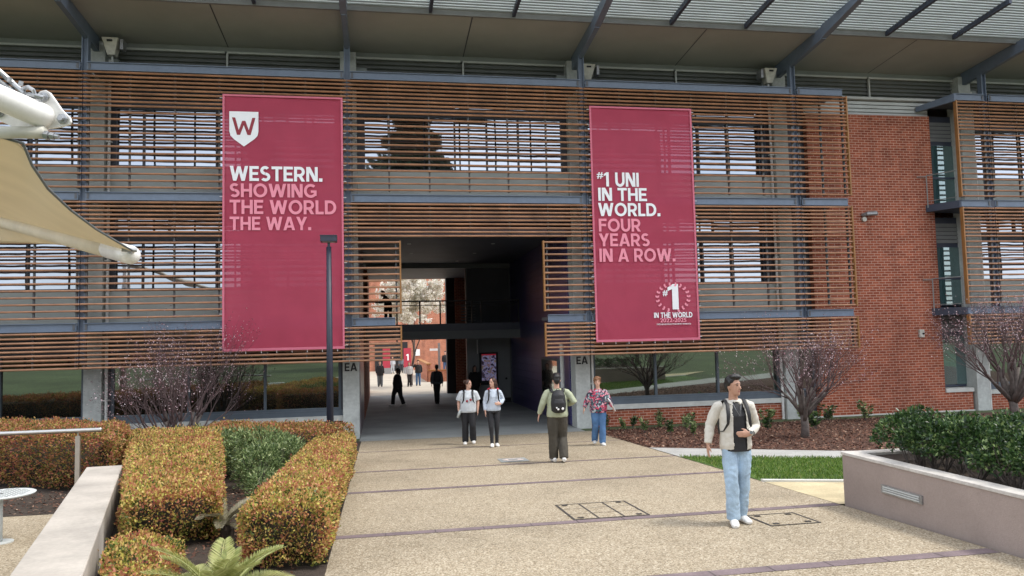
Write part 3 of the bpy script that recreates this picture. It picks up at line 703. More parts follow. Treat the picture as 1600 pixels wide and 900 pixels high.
b = MB(); b.tube([(13.5,12.45,.95),(13.5,12.40,.95)], .05, 10); o = b.build('wall_switch', 'black'); tag(o, 'small black switch on the grey wall right of the digital screen', 'switch')
b = MB(); b.tube([(12.2,12.44,2.1),(12.2,12.44,2.75)], .03, 8); o = b.build('tube_lamp', 'white'); tag(o, 'short white vertical tube on the grey wall above the digital screen', 'lamp')
t = tag(empty('notice_board', (13.72,4.2,1.4)), 'glazed notice board on the navy wall of the passage', 'notice board')
b = MB(); b.box(-.05,.01,-1.3,1.3,-.65,.65); b.build('frame', 'charcoal', t)
b = MB(); b.box(-.055,-.051,-1.22,1.22,-.58,.58); b.build('pane', 'glass_dark', t)
b = MB(); b.tube([(13.55,1.75,g(1.75)),(13.55,1.75,2.6)], .07, 12); o = b.build('steel_pole', 'vent_frame'); tag(o, 'slim pale steel pole standing by the navy passage wall', 'pole')

# EA signs
def stroke_text(name, s, x0, x1, z0, z1, y, mat, parent=None, sw=.205, ext=0):
    """bold geometric capitals built from strokes; cap height 1, then fitted to the box"""
    strokes = []; h = sw/2
    def box(a,b_,c,d): strokes.append(([(a,c),(b_,c),(b_,d),(a,d)], [(0,1,2,3)]))
    def diag(p, q, wx): strokes.append(([(p[0]-wx/2,p[1]),(p[0]+wx/2,p[1]),(q[0]+wx/2,q[1]),(q[0]-wx/2,q[1])], [(0,1,2,3)]))
    def ring(cx, cy_, rx, ry, a0, a1, n=28):
        v = []
        for k in range(n+1):
            a = R(a0+(a1-a0)*k/n); c, s__ = math.cos(a), math.sin(a); v += [(cx+rx*c, cy_+ry*s__), (cx+(rx-sw)*c, cy_+(ry-sw*.96)*s__)]
        strokes.append((v, [(2*k,2*k+2,2*k+3,2*k+1) for k in range(n)]))
    x = 0
    for ch in s:
        o = x
        if ch == ' ': x += .36; continue
        if ch == '.': box(o,o+.24,0,.23); x += .24+.1; continue
        if ch in 'EF':
            w_ = .64; box(o,o+sw,0,1); box(o+sw,o+w_,1-sw*.92,1); box(o+sw,o+w_-.05,.41,.41+sw*.9)
            if ch == 'E': box(o+sw,o+w_+.01,0,sw*.92)
        elif ch == 'T': w_ = .74; box(o,o+w_,1-sw*.92,1); box(o+w_/2-h,o+w_/2+h,0,1-sw*.92)
        elif ch == 'H': w_ = .78; box(o,o+sw,0,1); box(o+w_-sw,o+w_,0,1); box(o+sw,o+w_-sw,.41,.41+sw*.92)
        elif ch == 'I': w_ = sw; box(o,o+sw,0,1)
        elif ch == 'L': w_ = .58; box(o,o+sw,0,1); box(o+sw,o+w_,0,sw*.92)
        elif ch == 'N': w_ = .80; box(o,o+sw,0,1); box(o+w_-sw,o+w_,0,1); diag((o+w_-sw*.66,0),(o+sw*.66,1),sw*1.3)
        elif ch == 'W':
            w_ = 1.24; e = sw*1.08
            for a,b_ in (((e/2,1),(.34,0)),((.34,0),(w_/2,.97)),((w_/2,.97),(w_-.34,0)),((w_-.34,0),(w_-e/2,1))):
                p, q = (a,b_) if a[1] < b_[1] else (b_,a); diag((o+p[0],p[1]),(o+q[0],q[1]),e)
        elif ch == 'A': w_ = .90; e = sw*1.1; diag((o+e/2,0),(o+w_/2-.02,1),e); diag((o+w_-e/2,0),(o+w_/2+.02,1),e); box(o+.24,o+w_-.24,.19,.19+sw*.85)
        elif ch == 'Y': w_ = .84; e = sw*1.2; diag((o+w_/2,.36),(o+e/2,1),e); diag((o+w_/2,.36),(o+w_-e/2,1),e); box(o+w_/2-h,o+w_/2+h,0,.42)
        elif ch == 'O': w_ = .98; ring(o+w_/2,.5,w_/2,.515,0,360,40)
        elif ch == 'D': w_ = .82; box(o,o+sw,0,1); box(o+sw,o+.34,1-sw*.96,1); box(o+sw,o+.34,0,sw*.96); ring(o+.34,.5,w_-.34,.5,-90,90)
        elif ch == 'G': w_ = .92; ring(o+.49,.5,.49,.515,48,318,34); box(o+.50,o+w_-.01,.36,.36+sw*.85); box(o+w_-.01-sw,o+w_-.01,.13,.36)
        elif ch == 'U': w_ = .78; box(o,o+sw,.39,1); box(o+w_-sw,o+w_,.39,1); ring(o+w_/2,.39,w_/2,.405,180,360)
        elif ch == 'R': w_ = .76; box(o,o+sw,0,1); box(o+sw,o+.40,1-sw*.92,1); box(o+sw,o+.40,.32,.32+sw*.9); ring(o+.40,.66,w_-.42,.34,-90,90); diag((o+w_-sw*.58,0),(o+.42,.36),sw*1.2)
        elif ch == 'S':
            w_ = .70; ring(o+.345,.715,.325,.30,35,270,26); ring(o+.36,.285,.34,.30,-145,90,26)
        x += w_+.085
    x -= .085 if s[-1] != '.' else .1
    vs, fs = [], []
    for k,(v, f) in enumerate(strokes):
        o = len(vs); vs += [(x0+(a/x)*(x1-x0), y-.0005*(k % 9), z0+b_*(z1-z0)) for a,b_ in v]; fs += [tuple(i+o for i in q) for q in f]
    b = MB(); b.add(vs, fs); return b.build(name, mat, parent)
def text_mesh(name, s, x0, x1, z0, z1, y, mat, parent=None, bold=.02, ext=.006):
    cu = bpy.data.curves.new(name, 'FONT'); cu.body = s; cu.offset = bold; cu.extrude = .01; cu.resolution_u = 6; cu.space_character = 1.02
    to = bpy.data.objects.new('tmp', cu); COL.objects.link(to); bpy.context.view_layer.update()
    me = bpy.data.meshes.new_from_object(to); bpy.data.objects.remove(to)
    co = np.empty(len(me.vertices)*3); me.vertices.foreach_get('co', co); co = co.reshape(-1,3)
    mn, mxx = co.min(0), co.max(0)
    q = np.empty_like(co)
    q[:,0] = x0+(co[:,0]-mn[0])/(mxx[0]-mn[0])*(x1-x0); q[:,2] = z0+(co[:,1]-mn[1])/(mxx[1]-mn[1])*(z1-z0)
    q[:,1] = y-(co[:,2]-mn[2])/(mxx[2]-mn[2])*ext
    me.vertices.foreach_set('co', q.reshape(-1)); me.materials.clear(); me.materials.append(M[mat]); me.update()
    o = bpy.data.objects.new(name, me); COL.objects.link(o)
    if parent: o.parent = parent
    return o
o = stroke_text('building_sign', 'EA', 6.823, 7.182, 1.93, 2.17, .893, 'black'); tag(o, 'black letters EA on the concrete column left of the passage', 'sign')
o = stroke_text('building_sign', 'EA', 13.80, 14.16, 1.93, 2.17, .893, 'black'); tag(o, 'black letters EA on the concrete column right of the passage', 'sign')

# banners
def banner(x0, x1, z0, z1, label):
    nx, nz = 40, 90; vs = []; fs = []
    for j in range(nz+1):
        for i in range(nx+1):
            u, v = i/nx, j/nz; x = x0+(x1-x0)*u; z = z0+(z1-z0)*v
            lo = max(0, 1-v*4.5); cr_ = lo*(.034*math.sin(26*u+9*v*4)*abs(2*u-1)**1.5)
            y = -.1 + .006*math.sin(3*u+5*v)+.014*mnoise.noise(Vector((x*1.3,z*.9,0)))+.005*mnoise.noise(Vector((x*4,z*3,5)))+cr_*(.5+.5*math.sin(u*40+v*60))
            vs.append((x,y,z))
    for j in range(nz):
        for i in range(nx): a = j*(nx+1)+i; fs.append((a,a+1,a+nx+2,a+nx+1))
    b = MB(); b.add(vs, fs); o = b.build('banner', 'banner', smooth=True); tag(o, label, 'banner')
    b = MB(); y = -.138; h = .055
    b.box(x0,x1,y,y+.008,z1-h,z1); b.box(x0,x1,y,y+.008,z0,z0+h*1.3); b.box(x0,x0+h,y,y+.008,z0+h*1.3,z1-h); b.box(x1-h,x1,y,y+.008,z0+h*1.3,z1-h); b.build('hem', 'banner_hem', o)
    tie = MB(); tie.tube([(-.05,0,0),(.05,0,0)], .01, 5); first = None
    spots_ = [(x,z0+.1+(z1-z0-.2)*k/15,0) for k in range(16) for x in (x0-.03,x1+.03)]+[(x0+.2+(x1-x0-.4)*k/7,z0-.02,1) for k in range(8)]
    for (x,z,v) in spots_:
        if first is None: first = c_ = tie.build('cable_tie', 'white', o)
        else: c_ = first.copy(); COL.objects.link(c_); c_.parent = o
        c_.location = (x,-.1,z); c_.rotation_euler = (0,R(90)*v,0)
    return o
B1 = banner(3.62, 6.88, 2.6, 9.75, 'red banner with a white shield reading WESTERN. SHOWING THE WORLD THE WAY.')
TY = -.136
for s_, x0, x1, z0, z1, m_ in (('WESTERN.',3.813,6.305,7.309,7.726,'white_ink'),('SHOWING',3.807,6.147,6.854,7.237,'pink_ink'),('THE WORLD',3.807,6.681,6.381,6.778,'pink_ink'),('THE WAY.',3.808,5.991,5.931,6.308,'pink_ink')):
    stroke_text('lettering', s_, x0, x1, z0, z1, TY, m_, B1)
b = MB(); sh = [(3.80,9.263),(3.80,8.70),(3.83,8.58),(3.92,8.48),(4.19,8.276),(4.46,8.48),(4.55,8.58),(4.575,8.70),(4.575,9.263)]
b.add([(x,TY-.003,z) for x,z in sh], [tuple(range(len(sh)))]); shd = b.build('shield', 'white_ink', B1)
b = MB()
def bar2(b, p, q, wd, y):
    d = Vector((q[0]-p[0], 0, q[1]-p[1])); d.normalize(); n_ = Vector((wd/2, 0, 0))
    b.add([(p[0]-wd/2,y,p[1]),(p[0]+wd/2,y,p[1]),(q[0]+wd/2,y,q[1]),(q[0]-wd/2,y,q[1])], [(0,1,2,3)])
for k,(p,q) in enumerate((((3.915,9.09),(4.045,8.60)),((4.045,8.60),(4.185,9.00)),((4.185,9.00),(4.325,8.60)),((4.325,8.60),(4.455,9.09)))): bar2(b, p, q, .085, TY-.007-.0004*k)
b.build('shield_letter', 'red_ink', shd)
B2 = banner(14.16, 17.42, 2.6, 9.73, 'red banner with a laurel emblem reading UNI IN THE WORLD. FOUR YEARS IN A ROW.')
for s_, x0, x1, z0, z1, m_ in (('#',14.326,14.523,7.50,7.701,'white_ink'),('UNI',14.90,15.644,7.269,7.701,'white_ink'),('IN THE',14.355,15.882,6.831,7.23,'white_ink'),('WORLD.',14.34,16.294,6.371,6.77,'white_ink'),
    ('FOUR',14.343,15.654,5.903,6.292,'pink_ink'),('YEARS',14.329,15.921,5.457,5.845,'pink_ink'),('IN A ROW.',14.334,16.722,4.99,5.388,'pink_ink'),
    ('#',16.27,16.43,3.935,4.119,'white_ink'),('IN THE WORLD',15.976,17.198,3.284,3.446,'white_ink'),('2022-2025',16.165,16.998,3.146,3.272,'pink_ink'),('TIMES HIGHER EDUCATION IMPACT RANKINGS',16.041,17.137,3.069,3.113,'white_ink')):
    if not set(s_) & set('#2') and len(s_) < 20: stroke_text('lettering', s_, x0, x1, z0, z1, TY, m_, B2); continue
    text_mesh('lettering', s_, x0, x1, z0, z1, TY, m_, B2, bold=(.02 if len(s_) < 20 else .004))
def one(x0, x1, z0, z1, y, mat, parent, sw=.5):
    w_, h_ = x1-x0, z1-z0; b = MB(); pts = [(1-sw,0),(1,0),(1,1),(1-sw*.85,1),(0,.86),(0,.72),(1-sw,.80)]
    b.add([(x0+w_*u,y-.004,z0+h_*v) for u,v in pts], [(0,1,2,3,6),(3,4,5,6)]); return b.build('lettering', mat, parent)
one(14.545,14.70,7.269,7.701,TY,'white_ink',B2,.55); one(16.43,16.771,3.533,4.301,TY,'white_ink',B2,.58)
for sgn, cx in ((-1,16.60),(1,16.60)):
    b = MB()
    for k in range(9):
        a = math.pi*(-.42+.84*k/8); rx, rz_ = .50, .40
        x, z = cx+sgn*rx*math.cos(a), 3.89+rz_*math.sin(a)
        for side in (-1,1):
            dx, dz = sgn*(-math.sin(a))*.075+side*math.cos(a)*sgn*.06, math.cos(a)*.075+side*math.sin(a)*.06
            nxn, nzn = -dz*.36, dx*.36
            yy = TY-.002-.0005*k-(.0002 if side > 0 else 0)
            b.add([(x,yy,z),(x+dx*.5+nxn,yy,z+dz*.5+nzn),(x+dx,yy,z+dz),(x+dx*.5-nxn,yy,z+dz*.5-nzn)], [(0,1,2,3)])
    b.build('laurel', 'pink_ink', B2)

# security cameras, floodlights
t = tag(empty('security_camera', (23.95,1.0,6.6)), 'grey bullet security camera with its round junction box on the brick wall', 'security camera')
b = MB(); b.tube([(-.05,-.01,-.12),(-.05,-.09,-.12)], .08, 12); b.build('junction_box', 'offwhite', t)
b = MB(); b.tube([(-.1,-.02,.02),(.0,-.14,.05),(.32,-.2,.06)], [.05,.075,.075], 10); b.build('housing', 'galv', t)
b = MB(); b.tube([(.32,-.2,.06),(.34,-.2,.06)], .05, 10); b.build('lens', 'black', t)
t = tag(empty('wall_sensor', (25.81,1.0,2.61)), 'small white box with a dark eye low on the brick wall', 'sensor')
b = MB(); b.box(-.09,.09,-.09,0,-.13,.13); b.build('housing', 'offwhite', t, bevel=.02)
b = MB(); b.blob((.03,-.1,.0), (.04,.03,.04)); b.build('lens', 'black', t)
def flood(x, y, z, sgn, label):
    t = tag(empty('floodlight', (x,y,z)), label, 'floodlight', )
    b = MB(); b.hexa([(-.10,-.12,-.28),(.10,-.12,-.28),(.10,.12,-.28),(-.10,.12,-.28)], [(-.22,-.24,.18),(.22,-.24,.18),(.22,.16,.18),(-.22,.16,.18)]); b.build('housing', 'offwhite', t, bevel=.015)
    b = MB(); b.box(-.07,.07,-.255,-.235,.06,.11); b.build('slot', 'black', t)
    b = MB(); b.box(sgn*.3-.04,sgn*.3+.04,-.2,.1,-.14,.15); b.build('side_vane', 'galv', t)
    b = MB(); b.tube([(0,0,-.28),(0,.05,-.75)], .03, 8); b.build('bracket', 'vent_frame', t)
flood(.52, .6, 11.25, 1, 'aged white floodlight under the soffit at the leftmost rafter')
flood(14.38, .75, 11.1, 1, 'cream floodlight tucked behind the rafter above the passage\'s right side')
flood(20.45, .6, 11.15, -1, 'dirty white floodlight under the soffit near the brick wall')

# ------------------------------------------------------------------ lamp post, shade sail, rail, table, walls
t = tag(empty('street_lamp', (6.62,-2.5,g(-2.5))), 'dark slim lamp post with a flat box head in front of the left banner', 'lamp post')
hz = 5.08
b = MB(); b.tube([(0,0,0),(0,0,hz)], [.09,.062], 14); b.build('pole', 'lamp_post', t, smooth=True)
b = MB(); b.tube([(0,0,hz),(0,0,hz+.12)], .035, 10); b.build('spigot', 'lamp_post', t)
b = MB(); b.box(-.2,.2,-.15,.15,hz+.12,hz+.27); b.box(-.21,.21,-.16,.16,hz+.255,hz+.285); b.build('lamp_head', 'lamp_post', t, bevel=.012)
b = MB(); b.box(-.15,.15,-.1,.1,hz+.112,hz+.119); b.build('lens', 'vent_frame', t)

t = tag(empty('shade_sail', (2.2,-17.5,g(-17.5))), 'tan fabric shade sail stretched between white steel arms at the upper left', 'shade sail')
def at(x, y, d):
    v = fw+(x-800)/1179.78*r2-(y-450)/1179.78*u2; return Vector((7.8705,-21.7797,2.791))+v*d
def rel(o, parent): o.matrix_parent_inverse = Matrix.Translation(-Vector(parent.location)); return o
U0, U1 = at(-330,14,3.35), at(66,181,4.0); L0, L1 = at(-150,306,14.8), at(203,398,6.6)
def arm_d(x): return 1/(.103+.0485*x/203)
b = MB(); pts = [U0.lerp(U1,k/8) for k in range(9)]; dU = (U1-U0).normalized()
pts += [U1+dU*.03, U1+dU*.05]; b.tube(pts, [.066]*9+[.055,.030], 20); rel(b.build('upper_arm', 'white_sat', t, smooth=True), t)
# end plate
def plate(poly, thick, name, mat, nrm):
    b = MB(); n = len(poly); nv = nrm*thick
    b.add([p-nv for p in poly]+[p+nv for p in poly], [tuple(range(n-1,-1,-1)), tuple(range(n,2*n))]+[(i,(i+1)%n,(i+1)%n+n,i+n) for i in range(n)])
    o = b.build(name, mat, t, bevel=.003); rel(o, t); return o
outline = [(56,160),(58,150),(64,143),(72,141),(79,145),(85,153),(98,172),(111,185),(112,191),(109,195),(96,199),(74,202),(20,198),(-20,180),(-20,150),(30,166)]
pd = 4.03
plate([at(x,y,pd) for x,y in outline][::-1], .009, 'end_plate', 'white_sat', fw)
for (x,y,rr) in ((98.5,186,.028),(70,152,.025),(0,176,.026)):
    c_ = at(x,y,pd-.012); b = MB(); b.tube([c_, c_-fw*.012, c_-fw*.014], [rr,rr,rr*.6], 6); b.tube([c_-fw*.014, c_-fw*.03], [rr*.55,rr*.5], 10); rel(b.build('bolt', 'galv', t), t)
b = MB(); b.tube([at(-5,207,3.98),at(70,207,3.98)], .032, 14); rel(b.build('turnbuckle', 'offwhite', t, smooth=True), t)
b = MB(); b.tube([at(69,211,3.97),at(92,214,3.97)], .012, 8); b.tube([at(70,211,3.97),at(77,212,3.97)], .024, 6); b.tube([at(79,212,3.97),at(85,213,3.97)], .02, 6); rel(b.build('threaded_rod', 'galv', t), t)
b = MB()
ring = [at(36,139,3.97),at(44,136,3.96),at(52,141,3.96),at(55,149,3.97),at(50,155,3.98),at(42,152,3.98),at(37,147,3.97)]
b.tube(ring+[ring[0]], .011, 8); b.tube([at(44,148,3.97),at(56,150,3.96),at(68,153,3.97)], .013, 8); b.tube([at(-30,85,3.9),at(0,112,3.95),at(20,130,3.97),at(38,146,3.97)], .014, 8); b.tube([at(-30,98,3.92),at(0,126,3.95),at(30,148,3.97)], .008, 6)
b.tube([at(14,128,3.95),at(16,121,3.95)], .012, 6); b.tube([at(32,134,3.95),at(33,127,3.95)], .012, 6); b.tube([at(-2,135,3.98),at(45,160,3.98)], [.03,.012], 8)
rel(b.build('shackle_chain', 'galv', t), t)
b = MB(); pts = [L0.lerp(L1,k/8) for k in range(9)]; dL = (L1-L0).normalized(); pts += [L1+dL*.05,L1+dL*.09,L1+dL*.105]
tip = pts[8:]; b.tube(pts[:9], [.082]*9, 18); rel(b.build('lower_arm', 'cream_arm', t, smooth=True), t)
b = MB(); b.tube([L0.lerp(L1,.955)]+tip, [.0835,.0835,.074,.052,.02], 18); rel(b.build('arm_tip', 'white_sat', t, smooth=True), t)
b = MB()
b.tube([at(190,390,6.45),at(214,391,6.5)], .018, 8); b.tube([at(203,388,6.5),at(203,396,6.5)], .02, 8); rel(b.build('corner_clamp', 'galv', t), t)
# fabric: upper edge curve to tip, lower fold
up_e = [(-60,205,3.9),(0,213,4.0),(36,224,4.05),(50,258,4.25),(75,295,4.6),(110,328,5.1),(150,358,5.6),(180,376,6.05),(206,391,6.45)]
lo_e = [(x,345+.26*x-4,arm_d(x)) for x in (-60,-5,30,60,90,120,150,180,203)]
b = MB(); nn = 14; vs = []
for (ux,uy,ud),(lx,ly,ld) in zip(up_e, lo_e):
    A, B_ = at(ux,uy,ud), at(lx,ly,ld)
    for k in range(nn+1):
        s_ = k/nn; p = A.lerp(B_, s_); p = p + fw*(.10*math.sin(math.pi*s_)) + Vector((0,0,-.03*math.sin(math.pi*s_))); vs.append(p)
fs = [(i*(nn+1)+k, i*(nn+1)+k+1, (i+1)*(nn+1)+k+1, (i+1)*(nn+1)+k) for i in range(len(up_e)-1) for k in range(nn)]
b.add(vs, fs); o = b.build('fabric', 'canvas', t, smooth=True); rel(o, t)
sm = o.modifiers.new('s','SUBSURF'); sm.levels = 2; sm.render_levels = 2
so = o.modifiers.new('t','SOLIDIFY'); so.thickness = .003
b = MB(); b.tube([at(x,y,d-.012) for x,y,d in up_e[1:]], .0085, 8); rel(b.build('edge_cable', 'charcoal', t, smooth=True), t)
# second panel behind, below the lower arm
low = [(-60,300),(0,372),(60,378),(110,383),(150,385),(195,392)]
b = MB(); vs = []
for i,(x,y) in enumerate(((-60,382),(0,380),(50,380),(95,382),(130,385),(160,391))):
    A, B_ = at(x, 345+.26*x+4, arm_d(x)+.02), at(x-10, y, arm_d(x)+.8)
    for k in range(7): vs.append(A.lerp(B_, k/6))
b.add(vs, [(i*7+k, i*7+k+1, (i+1)*7+k+1, (i+1)*7+k) for i in range(5) for k in range(6)])
o = b.build('fabric', 'canvas', t, smooth=True); rel(o, t); so = o.modifiers.new('t','SOLIDIFY'); so.thickness = .003
b = MB(); b.tube([U0, U0+Vector((-1.2,.4,-.5))], .09, 16); b.tube([Vector((1.6,-18.9,g(-18.9))), Vector((1.75,-18.8,4.9))], [.14,.11], 18)
b.tube([Vector((1.72,-18.8,4.4)), U0], [.09,.066], 16); b.tube([Vector((L0.x,L0.y,g(L0.y))), L0+Vector((0,0,.4))], [.14,.12], 16); rel(b.build('mast', 'white_sat', t, smooth=True), t)

# low concrete wall on the left
b = MB(); b.hexa([(3.24,-8.63,.1),(5.93,-19.2,.1),(6.55,-19.2,.1),(3.76,-8.58,.1)], [(3.24,-8.63,.9),(5.93,-19.2,.9),(6.55,-19.2,.9),(3.76,-8.58,.9)])
o = b.build('retaining_wall', 'wall_left', bevel=.012); tag(o, 'pale smooth concrete seat wall running along the left garden', 'wall')
# handrail
t = tag(empty('handrail', (3.0,-8.35,g(-8.35))), 'stainless steel handrail on a flat post beside the pale seat wall', 'handrail')
zr = 1.46
b = MB(); b.tube([(3.38,-8.40,zr-.0),(3.36,-8.40,zr),(1.9,-8.40,zr-.0),(-1.5,-8.4,zr)], .035, 14); rel(b.build('rail', 'stainless', t, smooth=True), t)
b = MB(); b.box(2.99,3.06,-8.42,-8.36,g(-8.4)-.1,zr-.09); b.tube([(3.025,-8.39,zr-.1),(3.025,-8.39,zr-.03)], .012, 8); b.box(-1,-.93,-8.42,-8.36,g(-8.4)-.1,zr-.09); rel(b.build('post', 'stainless', t), t)
# round table
t = tag(empty('cafe_table', (3.19,-11.28,g(-11.28))), 'round pale steel table on a slim pedestal cut off by the left edge', 'table')
zt_ = .60
b = MB(); 
b.tube([(0,0,zt_-.02),(0,0,zt_-.005),(0,0,zt_)], [.37,.38,.37], 40); b.build('tabletop', 'panel_light', t)
b = MB()
for k in range(10):
    for i in range(-6,7):
        yy = -.3+k*.067
        if (i*.055)**2+yy*yy < .1: b.box(i*.055-.016,i*.055+.016,yy-.012,yy+.012,zt_+.001,zt_+.003)
b.build('perforations', 'vent', t)
b = MB(); b.tube([(.0,0,0),(0,0,zt_)], .028, 14); b.build('pedestal', 'panel_light', t, smooth=True)
b = MB(); b.tube([(0,0,.0),(0,0,.015)], .15, 24); b.build('base_plate', 'panel_light', t)
# planter on the right
t = tag(empty('planter_wall', (14.0,-12.35,g(-12.35))), 'mauve rendered planter wall with a recessed light holding the green hedge', 'planter')
b = MB(); yb_ = -21.5
b.box(14.0,14.19,yb_,-12.35,.2,1.11); b.box(14.19,22,-12.54,-12.35,.2,1.11); rel(b.build('wall', 'planter', t), t)
b = MB(); b.box(13.985,14.205,yb_,-12.335,1.11,1.15); b.box(14.205,22,-12.555,-12.335,1.11,1.15); rel(b.build('coping', 'planter_top', t, bevel=.006), t)
b = MB(); b.box(14.19,22,yb_,-12.54,.2,1.02); rel(b.build('soil', 'soil', t), t)
b = MB(); b.box(13.978,13.998,-13.88,-13.16,.765,.865); f_ = rel(b.build('recessed_light', 'galv', t), t)
b = MB()
for k in range(3): b.box(13.968,13.977,-13.84,-13.20,.785+k*.026,.798+k*.026)
rel(b.build('louvre', 'panel_light', t), t)

# ------------------------------------------------------------------ hedges
class Core(MB): pass
def pt_in_quad(q, u, v):
    a, b_, c, d = [np.array(x, float) for x in q]
    return (a*(1-u)[:,None]+b_*u[:,None])*(1-v)[:,None]+(d*(1-u)[:,None]+c*u[:,None])*v[:,None]
def hedge(name, quads, ztop, mat, label, cat='hedge', dens=1500, L=.045, W=.013, side_n=None, rough=.085, core='core', zb=None, group=None, sprig=.05):
    """quads: list of footprints (4 xy corners, CCW); ztop: function of (x,y)"""
    P = []; Dv = []
    core_m = Core(); core_m.mat = core
    for q in quads:
        qa = [np.array(p, float) for p in q]
        area = .5*abs(sum(qa[i][0]*qa[(i+1)%4][1]-qa[(i+1)%4][0]*qa[i][1] for i in range(4)))
        n = int(area*dens); uu, vv_ = rng.random(n), rng.random(n); xy = pt_in_quad(q, uu, vv_)
        ed = np.minimum(np.minimum(uu,1-uu)*np.linalg.norm(qa[1]-qa[0]), np.minimum(vv_,1-vv_)*np.linalg.norm(qa[3]-qa[0]))
        z = np.array([ztop(x,y) for x,y in xy])
        nzv = np.array([mnoise.noise(Vector((x*3,y*3,1.7)))*rough+mnoise.noise(Vector((x*11,y*11,3.7)))*rough*.6 for x,y in xy])
        dep = np.abs(rng.normal(0,.045,n)); P.append(np.column_stack([xy, z+nzv-dep-.09*np.exp(-ed/.07)+sprig*(rng.random(n)>.93)])); Dv.append(np.tile([0,0,.9],(n,1)))
        cen = sum(qa)/4
        for i in range(4):
            a, b_ = qa[i], qa[(i+1)%4]; e = b_-a; ln = np.linalg.norm(e); nrm = np.array([e[1],-e[0]])/ln
            zt_ = ztop(*((a+b_)/2)); hb = (zb if zb is not None else g(((a+b_)/2)[1])); h = zt_-hb
            n = int(ln*h*dens*.85); u = rng.random(n); v = rng.random(n)
            base = a+(b_-a)*u[:,None]; z0 = np.array([(zb if zb is not None else g(p[1])) for p in base]); z1 = np.array([ztop(*p) for p in base]); z = z0+.04+(z1-z0-.04)*v
            off = np.array([mnoise.noise(Vector((p[0]*3,p[1]*3,zz*3)))*rough+mnoise.noise(Vector((p[0]*9,p[1]*9,zz*9)))*rough*.6 for p, zz in zip(base, z)])
            off -= np.abs(rng.normal(0,.05,n)); off -= .08*np.clip((.25-(z-z0))/.25,0,1)
            # round the top edge
            off -= .11*np.clip((z-(z1-.16))/.16,0,1)**2
            pp = base+nrm*off[:,None]; P.append(np.column_stack([pp, z])); Dv.append(np.tile([nrm[0]*.8,nrm[1]*.8,.35],(n,1)))
        ins = [cen+(p-cen)*(1-.2/np.linalg.norm(p-cen)) for p in qa]
        zz0 = [(zb if zb is not None else g(p[1])) for p in ins]; zz1 = [ztop(*p)-.17 for p in ins]
        core_m.prism([tuple(p) for p in ins], zz0, zz1)
    P = np.concatenate(P); Dv = np.concatenate(Dv); n = len(P)
    d = rng.normal(size=(n,3))*.55+Dv; d /= np.linalg.norm(d,axis=1)[:,None]; u = np.cross(d, rng.normal(size=(n,3))); u /= np.linalg.norm(u,axis=1)[:,None]
    o = cards(name, P, d, u, L*(.6+.8*rng.random(n)), W*(.7+.6*rng.random(n)), mat, extra=core_m, rnd=rng.random(n))
    tag(o, label, cat, group); return o
hedge('hedge', [[(7.31,-5.2),(6.5,-4.9),(6.44,-13.75),(7.31,-13.75)]], lambda x,y: g(y)+.68, 'hedge_leaf', 'clipped copper and yellow hedge along the left edge of the path', dens=4200, L=.036, W=.0115)
hedge('hedge', [[(4.99,-12.55),(5.96,-12.1),(4.55,-4.9),(2.75,-4.9)]], lambda x,y: 1.10, 'hedge_leaf', 'wide clipped golden hedge beside the pale seat wall', dens=3000, L=.04, W=.012)
hedge('hedge', [[(.2,-5.6),(3.35,-7.7),(2.75,-4.9),(-.8,-2.9)],[(-6,-1.9),(.2,-5.6),(-.8,-2.9),(-6.5,.2)]], lambda x,y: 1.25, 'hedge_leaf_red', 'tall dark red hedge behind the handrail on the left', dens=2200)
hedge('hedge', [[(4.1,-4.85),(6.5,-6.1),(7.31,-5.25),(4.3,-3.6)]], lambda x,y: 1.07, 'hedge_leaf_red', 'low reddish hedge crossing behind the green shrub towards the lamp post', dens=1800)
hedge('hedge', [[(5.74,-15.8),(6.1,-15.8),(5.85,-13.35),(5.06,-13.15)]], lambda x,y: .80+.10*math.exp(-((x-5.5)**2+(y+13.9)**2)*3), 'hedge_leaf', 'small low golden bush between the seat wall and the cycad', 'bush', dens=4200, rough=.10, L=.036, W=.0115)
def shrub_pts(c, r, n, flat=1):
    d = rng.normal(size=(n,3)); d /= np.linalg.norm(d,axis=1)[:,None]; rr = (.55+.45*rng.random(n)**.5)
    P = np.array(c)+d*np.array(r)*rr[:,None]
    P += np.array([[mnoise.noise(Vector(p*4))*.12, mnoise.noise(Vector(p*4+np.array([5,5,5])))*.12, mnoise.noise(Vector(p*4+np.array([9,1,5])))*.12] for p in P])
    return P, d
